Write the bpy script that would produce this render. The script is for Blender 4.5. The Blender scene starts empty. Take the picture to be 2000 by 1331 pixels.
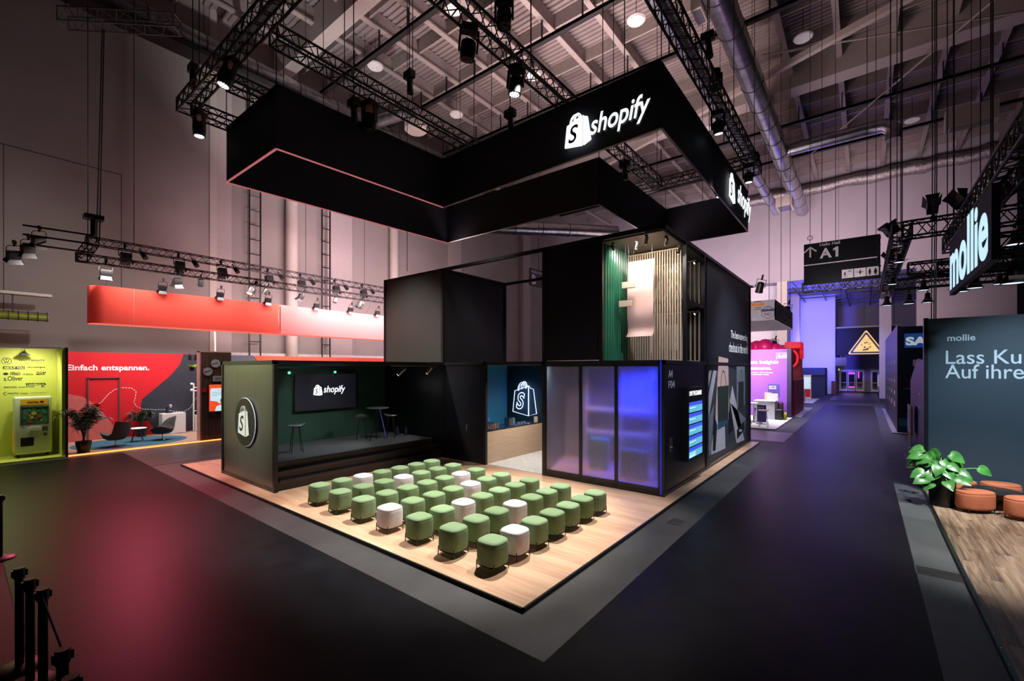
import bpy, bmesh, math, random
from mathutils import Vector, Matrix
random.seed(7)
S = bpy.context.scene
COL = S.collection
PI = math.pi
V3 = Vector

# ------------------------------------------------------------------ camera
cam = bpy.data.cameras.new('camera'); camo = bpy.data.objects.new('camera', cam); COL.objects.link(camo)
camo.location = (0, 0, 2.93); camo.rotation_euler = (PI/2, 0, math.radians(38.6))
cam.sensor_width = 36; cam.lens = 867/2000*36
cam.shift_x = (1000-996)/2000; cam.shift_y = (720-665.5)/2000
cam.clip_end = 300
S.camera = camo

# ------------------------------------------------------------------ world, exposure
S.view_settings.view_transform = 'Standard'; S.view_settings.look = 'None'
S.view_settings.exposure = 0.0; S.view_settings.gamma = 1; S.view_settings.use_curve_mapping = False
w = bpy.data.worlds.new('world'); S.world = w; w.use_nodes = True
w.node_tree.nodes['Background'].inputs[0].default_value = (0.55, 0.42, 0.62, 1)
w.node_tree.nodes['Background'].inputs[1].default_value = 0.004

# ------------------------------------------------------------------ lights
def aim(o, target):
    o.rotation_euler = (V3(target)-o.location).to_track_quat('-Z', 'Y').to_euler()
def spot(loc, target, power, color=(1, 1, 1), angle=50, blend=.5, radius=.08, name='spot_lamp'):
    l = bpy.data.lights.new(name, 'SPOT'); l.energy = power; l.color = color
    l.spot_size = math.radians(angle); l.spot_blend = blend; l.shadow_soft_size = radius
    o = bpy.data.objects.new(name, l); COL.objects.link(o); o.location = loc; aim(o, target); return o
def area(loc, target, power, color=(1, 1, 1), sx=1, sy=None, spread=180, name='area_lamp'):
    l = bpy.data.lights.new(name, 'AREA'); l.energy = power; l.color = color
    l.shape = 'RECTANGLE'; l.size = sx; l.size_y = sy or sx; l.spread = math.radians(spread)
    o = bpy.data.objects.new(name, l); COL.objects.link(o); o.location = loc; aim(o, target); return o
WARM = (1, .86, .72); COOL = (.82, .9, 1); PINK = (1, .62, .66); BLUE = (.16, .16, 1)
# platform wash from the truss fixtures above the booth, then added fill spots
PW = (1, .93, .87)
spot((-6.3, 8.3, 9.6), (-6.6, 6.4, 0), 9000, PW, 46, .45, .10)
spot((-3.3, 8.8, 9.6), (-4.4, 6.6, 0), 3500, PW, 46, .6, .10)
spot((-9.6, 4.05, 9.6), (-8.6, 5.4, 0), 3600, PW, 44, .5, .10)
spot((-14.8, 3.4, 9.6), (-14.8, 4.2, 0), 2200, PW, 24, .6, .10)
spot((-3.0, 14.0, 9.8), (-2.9, 14.5, 0), 2600, (.90, .93, 1), 44, .6, .10)
spot((-12.2, 4.2, 7.8), (-12.3, 9.9, 3.0), 3200, (1, .93, .87), 50, .9, .10)  # added below the banner to brighten the upper front panel
spot((-7.6, 9.2, 7.9), (-10.7, 11.6, 2.6), 1400, (1, .93, .87), 44, 1, .6)  # added below the banner to brighten the inner side panel
spot((-13.0, -4.0, 9.0), (-12.3, 4.6, 2.6), 8500, (.97, 1, .84), 24, .9, .2)  # unseen lamp added outside the view for the stage side panel
spot((1.5, 15.0, 8.8), (-3.5, 16.6, 1.8), 3600, (.86, .90, 1), 50, .8, .15)  # lamp added to brighten the poster wall
spot((1.0, 7.0, 8.5), (-3.6, 11.0, 2.0), 1300, (.75, .80, 1), 50, .8, .15)  # lamp added to brighten the wall with the hall number
# hall wash: unseen area lamps added to brighten the roof and the walls
area((-12, 18, 7.2), (-10.5, 19, 20), 1500, (1, .76, .73), 8, 8, 110)
area((-9, 32, 7.5), (-9.5, 34, 20), 260, (1, .70, .74), 8, 8, 120)
area((-2, 33, 9.5), (-4, 50, 12), 1000, (1, .74, .82), 8, 4, 90)
area((-15, 38, 7), (-17, 50, 9), 1100, (.95, .78, .90), 12, 4, 130)
spot((-10, 46, 7), (-10, 52, 7), 400, (1, .92, .96), 75, .8, .2)  # spot added to brighten the white rear wall
spot((-4.8, 20.5, 4.6), (-4.0, 24.4, 5.8), 420, (1, .95, 1), 90, .8, .1)  # spot added to brighten the hanging box sign
area((-17, 14, 6.5), (-26, 16, 7), 900, (1, .70, .74), 9, 2, 110)
spot((-19.0, 10, 12.5), (-24.5, 13, 18.2), 1500, (1, .92, .92), 110, .9, .2)  # spot added to brighten the duct on the side wall
spot((-17.5, 2, 9.5), (-26, 2, 14), 160, (1, .95, .95), 110, .9, .2)
spot((-20.2, 2.9, 6.2), (-26, 1.5, 6.0), 260, (1, .93, .86), 100, .8, .04)
spot((-20.2, 9.0, 6.2), (-26, 11, 8), 500, (1, .62, .66), 120, .8, .1)
# lightbox banner and lounge of the red stand
area((-19.85, 8.9, 6.3), (-20.75, 8.9, 4.9), 330, (1, .84, .78), 12, .2)
area((-22.2, 5.5, 5.2), (-22.8, 5.5, 0), 340, (1, .90, .86), 5, 2.5, 140)
area((-22.2, 12, 5.2), (-24, 12, 1), 300, (1, .80, .76), 5, 2.5, 140)
spot((-19.5, 4.0, 6.4), (-14.2, 2.2, 0), 2800, (1, .13, .22), 66, 1, .3)  # red spot added in place of the banner's reflection on the floor
# yellow stand
spot((-20.9, 1.5, 3.55), (-22.05, 1.45, 1.6), 105, (.96, 1, .80), 150, .8, .05)
area((-20.6, 0.6, 3.5), (-19.5, 1.0, 0), 40, (.80, 1, .45), 1.5, .6)
# purple stand, blue rear hall
area((-5.2, 28.3, 4.9), (-5.2, 30, 1.5), 420, (1, .90, .98), 3, 1.0, 140)
area((-8.5, 27, 4.9), (-8.5, 28, 0), 260, (1, .95, 1), 3, 2, 140)
spot((-3.2, 54, 5.5), (-4.6, 63, 6.5), 12000, (.09, .08, 1), 80, .9, .3)
spot((-4.8, 55, 5.0), (-4.8, 54, 11.4), 2500, (.12, .12, 1), 120, .9, .3)
spot((-2.6, 52, 9.6), (-1.5, 60, 0), 3500, (.24, .28, 1), 80, .9, .3)
area((-1.2, 47, 10.2), (-1.0, 42, 0), 450, (.40, .38, 1), 4, 3, 100)
area((-0.9, 28, 6.4), (-0.9, 28, 0), 90, (.88, .76, 1), 2, 5, 100)
# right stand
spot((3.4, 10.0, 5.6), (2.6, 14.35, 1.5), 1500, (.60, .82, 1), 56, .9, .1)
spot((3.2, 9.6, 6.0), (2.1, 11.2, 0), 2300, (1, .95, .90), 66, .7, .1)
spot((0.9, 11.6, 5.6), (1.3, 12.9, 0.5), 700, (.95, 1, .95), 34, .6, .05)
spot((-1.0, 20.0, 5.5), (-.8, 22.0, 7.2), 160, (1, .9, .95), 90, .8, .1)  # spot added to brighten the hanging hall sign

# ------------------------------------------------------------------ materials
MATS = {}
def mat(name, col, rough=.6, metal=0, var=.10, scale=6, bump=0, spec=.5, emis=None, estr=0, stretch=None, alpha=None, trans=0):
    if name in MATS: return MATS[name]
    m = bpy.data.materials.new(name); m.use_nodes = True; nt = m.node_tree; N = nt.nodes; L = nt.links
    b = N['Principled BSDF']
    b.inputs['Roughness'].default_value = rough; b.inputs['Metallic'].default_value = metal
    b.inputs['Specular IOR Level'].default_value = spec
    tc = N.new('ShaderNodeTexCoord'); mp = N.new('ShaderNodeMapping'); L.new(tc.outputs['Object'], mp.inputs[0])
    if stretch: mp.inputs['Scale'].default_value = stretch
    nz = N.new('ShaderNodeTexNoise'); nz.inputs['Scale'].default_value = scale; nz.inputs['Detail'].default_value = 4
    L.new(mp.outputs[0], nz.inputs['Vector'])
    cr = N.new('ShaderNodeValToRGB'); L.new(nz.outputs['Fac'], cr.inputs[0])
    c = list(col[:3])
    cr.color_ramp.elements[0].position = .3; cr.color_ramp.elements[1].position = .7
    cr.color_ramp.elements[0].color = [max(0, x*(1-var)) for x in c]+[1]
    cr.color_ramp.elements[1].color = [x*(1+var) for x in c]+[1]
    L.new(cr.outputs[0], b.inputs['Base Color'])
    if bump:
        bp = N.new('ShaderNodeBump'); bp.inputs['Strength'].default_value = bump; bp.inputs['Distance'].default_value = .01
        n2 = N.new('ShaderNodeTexNoise'); n2.inputs['Scale'].default_value = scale*14; L.new(mp.outputs[0], n2.inputs['Vector'])
        L.new(n2.outputs['Fac'], bp.inputs['Height']); L.new(bp.outputs[0], b.inputs['Normal'])
    if emis:
        b.inputs['Emission Color'].default_value = (*emis, 1); b.inputs['Emission Strength'].default_value = estr
    if trans: b.inputs['Transmission Weight'].default_value = trans
    if alpha is not None: b.inputs['Alpha'].default_value = alpha
    MATS[name] = m; return m

def wood(name, c1, c2, along='x', bw=1.4, bh=.18, rough=.42, grain=1.0):
    if name in MATS: return MATS[name]
    m = bpy.data.materials.new(name); m.use_nodes = True; nt = m.node_tree; N = nt.nodes; L = nt.links
    b = N['Principled BSDF']; b.inputs['Roughness'].default_value = rough
    tc = N.new('ShaderNodeTexCoord'); mp = N.new('ShaderNodeMapping'); L.new(tc.outputs['Object'], mp.inputs[0])
    if along == 'y': mp.inputs['Rotation'].default_value = (0, 0, PI/2)
    if along == 'z': mp.inputs['Rotation'].default_value = (0, PI/2, 0)
    br = N.new('ShaderNodeTexBrick'); L.new(mp.outputs[0], br.inputs['Vector'])
    br.inputs['Scale'].default_value = 1; br.inputs['Brick Width'].default_value = bw; br.inputs['Row Height'].default_value = bh
    br.inputs['Mortar Size'].default_value = .0015; br.inputs['Color1'].default_value = (0, 0, 0, 1); br.inputs['Color2'].default_value = (1, 1, 1, 1)
    br.inputs['Mortar'].default_value = (0, 0, 0, 1); br.inputs['Bias'].default_value = 0
    mp2 = N.new('ShaderNodeMapping'); L.new(mp.outputs[0], mp2.inputs[0]); mp2.inputs['Scale'].default_value = (.5, 7, 7)
    add = N.new('ShaderNodeVectorMath'); add.operation = 'MULTIPLY_ADD'
    L.new(br.outputs['Color'], add.inputs[0]); add.inputs[1].default_value = (9, 9, 9); L.new(mp2.outputs[0], add.inputs[2])
    nz = N.new('ShaderNodeTexNoise'); nz.inputs['Scale'].default_value = 2.2; nz.inputs['Detail'].default_value = 6; nz.inputs['Distortion'].default_value = .8
    L.new(add.outputs[0], nz.inputs['Vector'])
    mx = N.new('ShaderNodeMix'); mx.data_type = 'FLOAT'; mx.inputs['Factor'].default_value = .22
    L.new(nz.outputs['Fac'], mx.inputs['A']); L.new(br.outputs['Color'], mx.inputs['B'])
    cr = N.new('ShaderNodeValToRGB'); L.new(mx.outputs['Result'], cr.inputs[0])
    cr.color_ramp.elements[0].position = .5-.22/grain; cr.color_ramp.elements[1].position = .5+.2/grain
    cr.color_ramp.elements[0].color = (*c1, 1); cr.color_ramp.elements[1].color = (*c2, 1)
    L.new(cr.outputs[0], b.inputs['Base Color'])
    MATS[name] = m; return m

M_black = mat('black_paint', (.010, .010, .012), .38, var=.2)
M_truss = mat('black_truss_paint', (.006, .006, .007), .5)
M_fix = mat('black_lamp_housing', (.010, .010, .011), .42)
M_cable = mat('black_cable', (.006, .006, .006), .7)
M_panel = mat('charcoal_wall_panel', (.045, .043, .042), .36, var=.08, scale=.8)
M_fabric = mat('midnight_banner_fabric', (.0085, .0095, .019), .75, var=.15, scale=.6, bump=.1)
M_green = mat('green_stool_velvet', (.145, .232, .108), .85, var=.10, scale=5, bump=.35)
M_green2 = mat('green_stool_velvet_light', (.172, .265, .135), .85, var=.10, scale=5, bump=.35)
M_white = mat('white_stool_boucle', (.62, .60, .62), .9, var=.06, scale=9, bump=.5)
M_whitep = mat('white_laminate', (.72, .72, .72), .4, var=.04)
M_glow = mat('lit_letter_white', (1, 1, 1), .5, emis=(.92, .98, 1), estr=1.25)
M_print = mat('white_print', (.62, .64, .66), .6, var=.02)
M_printw = mat('white_print_lit', (.85, .85, .85), .6, var=.02)
M_dk = mat('dark_print', (.01, .012, .012), .6)
M_steel = mat('galvanised_duct', (.42, .43, .46), .30, 1, var=.25, scale=3, stretch=(1, 1, 1), bump=.1)
M_chrome = mat('chrome', (.6, .6, .62), .2, 1)
M_grey = mat('grey_metal', (.22, .22, .23), .4, .8)

# ------------------------------------------------------------------ mesh building
OFF = {}
class MB:
    def __init__(s): s.v = []; s.f = []; s.m = []; s.cur = 0
    def mi(s, i): s.cur = i; return s
    def add(s, vs, fs):
        k = len(s.v); s.v += [tuple(v) for v in vs]; s.f += [tuple(i+k for i in f) for f in fs]; s.m += [s.cur]*len(fs); return s
    def box(s, x0, y0, z0, x1, y1, z1):
        if x0 > x1: x0, x1 = x1, x0
        if y0 > y1: y0, y1 = y1, y0
        if z0 > z1: z0, z1 = z1, z0
        return s.add([(x, y, z) for z in (z0, z1) for y in (y0, y1) for x in (x0, x1)],
                     [(0, 2, 3, 1), (4, 5, 7, 6), (0, 1, 5, 4), (2, 6, 7, 3), (0, 4, 6, 2), (1, 3, 7, 5)])
    def obox(s, c, half, R=None, rz=0):
        R = R or Matrix.Rotation(rz, 3, 'Z')
        vs = [V3(c)+R @ V3((a*half[0], b*half[1], d*half[2])) for d in (-1, 1) for b in (-1, 1) for a in (-1, 1)]
        return s.add(vs, [(0, 2, 3, 1), (4, 5, 7, 6), (0, 1, 5, 4), (2, 6, 7, 3), (0, 4, 6, 2), (1, 3, 7, 5)])
    def bar(s, p0, p1, w, h=None, up=(0, 0, 1)):
        p0, p1 = V3(p0), V3(p1); h = h or w; d = (p1-p0).normalized(); u = V3(up)
        if abs(d.dot(u)) > .99: u = V3((1, 0, 0))
        a = d.cross(u).normalized()*w/2; b = a.cross(d).normalized()*h/2
        vs = [p+i*a+j*b for p in (p0, p1) for j in (-1, 1) for i in (-1, 1)]
        return s.add(vs, [(0, 2, 3, 1), (4, 5, 7, 6), (0, 1, 5, 4), (2, 6, 7, 3), (0, 4, 6, 2), (1, 3, 7, 5)])
    def cyl(s, p0, p1, r0, r1=None, n=12, cap=True):
        r1 = r0 if r1 is None else r1; p0, p1 = V3(p0), V3(p1); d = (p1-p0).normalized()
        u = V3((0, 0, 1)) if abs(d.z) < .9 else V3((1, 0, 0)); a = d.cross(u).normalized(); b = d.cross(a)
        vs = []
        for p, r in ((p0, r0), (p1, r1)):
            for i in range(n):
                t = 2*PI*i/n; vs.append(p+a*(r*math.cos(t))+b*(r*math.sin(t)))
        fs = [(i, (i+1) % n, n+(i+1) % n, n+i) for i in range(n)]
        if cap: fs += [tuple(range(n-1, -1, -1)), tuple(range(n, 2*n))]
        return s.add(vs, fs)
    def tube(s, pts, r, n=8, closed=False):
        pts = [V3(p) for p in pts]; k = len(pts); rs = r if isinstance(r, (list, tuple)) else [r]*k
        base = len(s.v); prev = None; vs = []
        for i, p in enumerate(pts):
            a = pts[i-1] if (i or closed) else pts[0]; b = pts[(i+1) % k] if (i < k-1 or closed) else pts[-1]
            d = (b-a).normalized()
            if prev is None:
                u = V3((0, 0, 1)) if abs(d.z) < .9 else V3((1, 0, 0)); x = d.cross(u).normalized()
            else: x = (prev-d*prev.dot(d)).normalized()
            prev = x; y = d.cross(x)
            vs += [p+x*(rs[i]*math.cos(2*PI*j/n))+y*(rs[i]*math.sin(2*PI*j/n)) for j in range(n)]
        fs = []
        for i in range(k if closed else k-1):
            q = (i+1) % k
            fs += [(i*n+j, i*n+(j+1) % n, q*n+(j+1) % n, q*n+j) for j in range(n)]
        if not closed: fs += [tuple(range(n-1, -1, -1)), tuple(range((k-1)*n, k*n))]
        return s.add(vs, fs)
    def rings(s, rings, cap=True):
        n = len(rings[0]); vs = [p for r in rings for p in r]; fs = []
        for i in range(len(rings)-1):
            fs += [(i*n+j, i*n+(j+1) % n, (i+1)*n+(j+1) % n, (i+1)*n+j) for j in range(n)]
        if cap: fs += [tuple(range(n-1, -1, -1)), tuple(range((len(rings)-1)*n, len(rings)*n))]
        return s.add(vs, fs)
    def lathe(s, prof, c=(0, 0, 0), n=24, cap=True):
        return s.rings([[(c[0]+r*math.cos(2*PI*j/n), c[1]+r*math.sin(2*PI*j/n), c[2]+z) for j in range(n)] for r, z in prof], cap)
    def sph(s, c, r, n=12, m=8, sz=1):
        return s.rings([[(c[0]+r*math.sin(PI*(i+.02)/(m+.04))*math.cos(2*PI*j/n), c[1]+r*math.sin(PI*(i+.02)/(m+.04))*math.sin(2*PI*j/n),
                          c[2]-sz*r*math.cos(PI*(i+.02)/(m+.04))) for j in range(n)] for i in range(m+1)])
    def prism(s, poly, fr, depth):
        """poly in the (u, v) plane of frame fr=(origin,u,v), extruded along u x v by depth"""
        O, U, W = V3(fr[0]), V3(fr[1]), V3(fr[2]); Nn = U.cross(W).normalized(); k = len(poly)
        vs = [O+U*a+W*b for a, b in poly]+[O+U*a+W*b+Nn*depth for a, b in poly]
        fs = [tuple(range(k-1, -1, -1)), tuple(range(k, 2*k))]+[(i, (i+1) % k, k+(i+1) % k, k+i) for i in range(k)]
        return s.add(vs, fs)
    def build(s, name, m, parent=None, smooth=True, ang=40):
        me = bpy.data.meshes.new(name)
        ms = m if isinstance(m, (list, tuple)) else [m]
        if parent is not None:
            off = OFF.get(parent.name, V3((0, 0, 0)))
        else:
            xs = [v[0] for v in s.v]; ys = [v[1] for v in s.v]; zs = [v[2] for v in s.v]
            off = V3(((min(xs)+max(xs))/2, (min(ys)+max(ys))/2, min(zs)))
        me.from_pydata([V3(v)-off for v in s.v], [], s.f)
        for x in ms: me.materials.append(x)
        if len(ms) > 1: me.polygons.foreach_set('material_index', s.m)
        bm = bmesh.new(); bm.from_mesh(me); bmesh.ops.recalc_face_normals(bm, faces=bm.faces); bm.to_mesh(me); bm.free()
        if smooth:
            me.polygons.foreach_set('use_smooth', [True]*len(me.polygons)); me.set_sharp_from_angle(angle=math.radians(ang))
        o = bpy.data.objects.new(name, me); COL.objects.link(o)
        OFF[o.name] = V3(off)
        if parent is None: o.location = off
        else: o.parent = parent
        return o

def tag(o, label=None, cat=None, group=None, kind=None):
    if label: o['label'] = label
    if cat: o['category'] = cat
    if group: o['group'] = group
    if kind: o['kind'] = kind
    return o
def thing(name, label, cat, loc=(0, 0, 0), group=None, kind=None):
    o = bpy.data.objects.new(name, None); COL.objects.link(o); o.location = loc; o.empty_display_size = .1
    OFF[o.name] = V3(loc); return tag(o, label, cat, group, kind)
def dup(root, loc=None, rotz=None, label=None, group=None):
    def cp(o, par):
        c = o.copy(); COL.objects.link(c)
        if par is not None: c.parent = par
        for ch in o.children: cp(ch, c)
        return c
    r = cp(root, None)
    if loc is not None: r.location = loc
    if rotz is not None: r.rotation_euler.z = rotz
    if label: r['label'] = label
    if group: r['group'] = group
    return r
def struct(name, mb, m, label=None, smooth=False):
    o = mb.build(name, m, None, smooth); o['kind'] = 'structure'
    if label: o['label'] = label
    return o

_tx = {}
def text_data(s, shear=0, offset=0, extrude=0, spacing=1.0, bevel=0, outline=False):
    key = (s, shear, offset, extrude, spacing, bevel, outline)
    if key in _tx: return _tx[key]
    cu = bpy.data.curves.new('writing', 'FONT'); cu.body = s; cu.shear = shear; cu.offset = offset; cu.extrude = extrude
    cu.space_character = spacing; cu.resolution_u = 5
    if outline: cu.fill_mode = 'NONE'; cu.bevel_depth = bevel; cu.bevel_resolution = 1
    ob = bpy.data.objects.new('writing', cu); COL.objects.link(ob)
    dg = bpy.context.evaluated_depsgraph_get(); me = bpy.data.meshes.new_from_object(ob.evaluated_get(dg))
    vs = [v.co.copy() for v in me.vertices]; fs = [tuple(p.vertices) for p in me.polygons]
    bpy.data.objects.remove(ob); bpy.data.meshes.remove(me); bpy.data.curves.remove(cu)
    _tx[key] = (vs, fs); return _tx[key]
def text(mb, s, fr, width=None, height=None, depth=.004, shear=0, bold=0, spacing=1.0, outline=0, align='l', capw=None):
    """writes s on frame fr=(origin,u,v); width/height is the size of the lettering's box"""
    vs, fs = text_data(s, shear, bold, 0 if outline else .5, spacing, outline, bool(outline))
    x0 = min(v.x for v in vs); x1 = max(v.x for v in vs); y0 = min(v.y for v in vs); y1 = max(v.y for v in vs)
    if height is None: sx = width/(x1-x0); sy = sx
    elif width is None: sy = height/(y1-y0); sx = sy
    else: sx = width/(x1-x0); sy = height/(y1-y0)
    O, U, W = V3(fr[0]), V3(fr[1]), V3(fr[2]); Nn = U.cross(W).normalized()
    dx = {'l': 0, 'c': -(x1-x0)*sx/2, 'r': -(x1-x0)*sx}[align]
    out = []
    for v in vs:
        n = (v.z*sx) if outline else (v.z+.5)*depth
        out.append(O+U*((v.x-x0)*sx+dx)+W*((v.y-y0)*sy)+Nn*n)
    return mb.add(out, fs)

# shopping bag emblem, unit height, in a (u, v) frame
BAG_L = [(0, .10), (.075, .735), (.59, .895), (.59, 0)]
BAG_R = [(.635, 0), (.635, .885), (.69, .83), (.775, .80), (.885, .085)]
def arc_pts(cx, cy, rx, ry, a0, a1, n=10): return [(cx+rx*math.cos(a0+(a1-a0)*i/n), cy+ry*math.sin(a0+(a1-a0)*i/n)) for i in range(n+1)]
def ribbon(mb, pts, w_, fr, depth):
    for (a, b), (c, d) in zip(pts[:-1], pts[1:]):
        L_ = math.hypot(c-a, d-b) or 1e-6; nx, ny = -(d-b)/L_*w_/2, (c-a)/L_*w_/2; ex, ey = (c-a)/L_*w_*.25, (d-b)/L_*w_*.25
        mb.prism([(a-ex+nx, b-ey+ny), (a-ex-nx, b-ey-ny), (c+ex-nx, d+ey-ny), (c+ex+nx, d+ey+ny)], fr, depth)
def sc(fr, h): return (fr[0], V3(fr[1])*h, V3(fr[2])*h)
def bag(fr, h, depth, m, mS, parent, name='bag_emblem'):
    f = sc(fr, h); mb = MB(); mb.prism(BAG_L, f, depth); mb.prism(BAG_R, f, depth)
    ribbon(mb, arc_pts(.36, .74, .17, .25, PI*.98, PI*.12, 10), .028, f, depth)
    ribbon(mb, arc_pts(.45, .76, .13, .24, PI*.98, PI*.15, 10), .025, f, depth)
    o = mb.build(name, m, parent, False)
    O, U, W = V3(f[0]), V3(f[1]), V3(f[2]); Nn = U.cross(W).normalized()
    mb = MB(); text(mb, 'S', (O+U*.13+W*.17+Nn*depth*1.01, V3(fr[1]), V3(fr[2])), h*.34, h*.52, .003, .25, .012)
    mb.build('letter', mS, parent, False)
    return o
# ================================================================== HALL
M_conc = mat('dark_concrete', (.023, .023, .024), .62, var=.35, scale=1.6, bump=.15)
M_concl = mat('pale_concrete', (.085, .095, .098), .50, var=.22, scale=1.3, bump=.12)
M_carpet = mat('charcoal_aisle_carpet', (.0065, .0065, .0085), .40, var=.25, scale=2.5, spec=.07, bump=.12)
M_carpet2 = mat('grey_aisle_carpet', (.045, .044, .054), .36, var=.15, scale=2.0, spec=.6, bump=.1)
M_wall = mat('painted_block_wall', (.33, .30, .29), .8, var=.06, scale=.5, bump=.05)
M_wallb = mat('painted_rear_wall', (.42, .38, .42), .8, var=.05, scale=.4)
M_pil = mat('pale_column_paint', (.55, .50, .46), .7, var=.04)
M_deck = mat('roof_deck_sheet', (.30, .25, .25), .6, var=.10, scale=1)
M_beam = mat('painted_roof_beam', (.50, .44, .42), .65, var=.06)
M_seam = mat('dark_wall_seam', (.10, .09, .09), .8)

struct('floor', MB().box(-27, -9, -.2, 9, 75, 0), M_conc, 'dark concrete hall floor')
def carpet(x0, y0, x1, y1, lab, m=M_carpet, z=.006):
    o = MB().box(x0, y0, .0005, x1, y1, z).build('aisle_carpet', m, None, False)
    return tag(o, lab, 'carpet')
carpet(-20.2, .46, .58, 3.66, 'charcoal aisle carpet crossing the foreground in front of the wooden platform')
carpet(-2.49, 3.66, .58, 44.3, 'long charcoal aisle carpet running into the distance beside the black stand', z=.0062)
carpet(-2.3, -5, .58, .455, 'black carpet filling the bottom edge right of the queue posts')
carpet(-20.2, 3.665, -16.7, 22, 'side aisle carpet between the red lounge stand and the wooden platform', M_carpet2)
carpet(-9.0, 20.5, -2.495, 23.6, 'pale cross aisle carpet behind the black stand, before the purple wall', mat('pale_aisle_carpet', (.16, .15, .17), .4, var=.1))
carpet(-2.55, 50.7, 1.1, 66, 'blue lit carpet at the far end of the aisle near the exit doors', M_carpet2)
tag(MB().box(.585, 5, .0003, 1.075, 14.9, .003).build('floor_strip', M_concl, None, False), 'pale concrete strip with damp stains beside the right stand platform', 'floor strip')
M_st = mat('damp_stain', (.022, .026, .027), .35)
mb = MB()
for k in range(7):
    cx, cy = random.uniform(.68, 1.0), random.uniform(13.0, 14.3); a = random.uniform(.05, .12)
    mb.prism([(a*math.cos(t*PI/5)*random.uniform(.6, 1.3), a*1.8*math.sin(t*PI/5)*random.uniform(.6, 1.3)) for t in range(10)], ((cx, cy, .003), (1, 0, 0), (0, 1, 0)), .0008)
tag(mb.build('water_stain', M_st, None, False), 'dark damp patches on the pale concrete strip near the potted plant', 'stain', kind='stuff')
for (x, y, sx, sy, lab) in ((.83, 8.75, .24, .16, 'rusty floor box lid set in the concrete strip beside the right platform'), (-2.8, 8.6, .13, .17, 'dark floor box lid set in the concrete left of the long aisle carpet')):
    t = thing('floor_box', lab, 'floor box', (x, y, 0))
    MB().box(x-sx, y-sy, .003, x+sx, y+sy, .008).build('lid', mat('floor_lid', (.03, .028, .026), .5, .4, var=.4), t, False)
    MB().box(x-sx-.012, y-sy-.012, .002, x+sx+.012, y-sy, .009).box(x-sx-.012, y+sy, .002, x+sx+.012, y+sy+.012, .009).box(x-sx-.012, y-sy, .002, x-sx, y+sy, .009).box(x+sx, y-sy, .002, x+sx+.012, y+sy, .009).build('rim', M_grey, t, False)

# left wall with its bays, rear wall with the opening to the far hall
mb = MB().box(-26.3, -9, 0, -26, 8.1, 22.5).box(-26.9, 8.1, 0, -26.6, 50, 22.5)
struct('wall_left', mb, M_wall, 'pale block side wall of the hall')
mb = MB()
for y0, y1 in ((8.1, 8.42),): mb.box(-26.6, y0, 0, -25.95, y1, 21.4)
struct('trim_1', mb, M_pil, 'pale vertical strip on the side wall')
mb = MB()
for y0, y1 in ((8.42, 9.2), (14.6, 16.3), (25.2, 26.4), (35, 36.2)): mb.box(-26.6, y0, 0, -26.25, y1, 21.4)
struct('trim_2', mb, mat('pilaster_paint', (.46, .41, .41), .75, var=.04), 'wide pilasters of the side wall')
for i, (y, r) in enumerate(((12.3, .33), (19.5, .3))):
    tag(MB().cyl((-26.1, y, 0), (-26.1, y, 21.3), r, n=24).build('round_column', M_pil, None), ('pale round column on the side wall between the two ladders', 'pale round column on the side wall hidden behind the upper frame')[i], 'column')
mb = MB()
for y in (1.2, 4.68): mb.box(-26.0, y-.015, 5.0, -25.995, y+.015, 11.6)
mb.box(-26, -8, 11.58, -25.995, 4.68, 11.63)
struct('trim_3', mb, M_seam, 'door outline and seams on the side wall')
for y0, y1, lab in ((10.05, 10.62, 'tall black wall ladder left of the round column'), (14.2, 14.72, 'tall black wall ladder right of the round column')):
    t = thing('wall_ladder', lab, 'ladder', (-26.2, (y0+y1)/2, 3.2), 'ladders on the side wall')
    for y in (y0, y1): MB().box(-26.24, y-.035, 3.2, -26.17, y+.035, 18.5).build('rail', M_black, t, False)
    for k in range(19): MB().cyl((-26.2, y0, 3.6+k*.80), (-26.2, y1, 3.6+k*.80), .026, n=6).build('rung', M_black, t)
# white base band seen over the red stand
struct('baseboard_left', MB().box(-26.62, 8.42, 3.5, -26.2, 30, 3.78), mat('bright_white_ledge', (.75, .72, .74), .5), 'white ledge along the side wall')

mb = MB().box(-27, 50, 11.3, 9, 50.4, 22.5).box(-27, 50, 0, -13.0, 50.4, 11.3).box(3.4, 50, 0, 9, 50.4, 11.3)
struct('wall_rear', mb, M_wallb, 'pale rear wall of the hall above the wide opening')
struct('wall_rear_white', MB().box(-13, 52, 0, -6.41, 52.29, 11.35), mat('white_rear_box', (.62, .58, .60), .7), 'white wall inside the rear opening')
struct('wall_far', MB().box(-2.9, 71.0, 2.75, 9, 71.3, 12).box(-.0, 70.9, 0, .6, 71.3, 2.75).box(2.95, 70.9, 0, 9, 71.3, 2.75), mat('far_wall_paint', (.20, .19, .24), .8, var=.04), 'wall at the far end with the exit doors')
struct('wall_far_left', MB().box(-9, 52.3, 0, -6.4, 63, 11.4).box(-9, 63, 0, -2.6, 71, 11.4), mat('blue_lit_wall_paint', (.55, .55, .60), .8, var=.04), 'side wall of the far bay')
struct('wall_far_right', MB().box(8.6, 50.4, 0, 9, 71, 12), mat('far_wall_paint', (.20, .19, .24)), 'right wall of the far bay')
struct('ceiling_far', MB().box(-9, 50.4, 11.4, 9, 71, 11.7), mat('far_ceiling_paint', (.5, .5, .55), .8), 'low ceiling of the far bay')
mb = MB()
for k in range(7): mb.box(-6.4, 53+k*2.6, 10.9, 8, 53.12+k*2.6, 11.02)
for x in (-5.5, -3.5, -1.5, .5, 2.5): mb.box(x, 51, 10.75, x+.1, 71, 10.85)
struct('trim_4', mb, M_black, 'dark rails under the low ceiling of the far bay')
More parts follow.
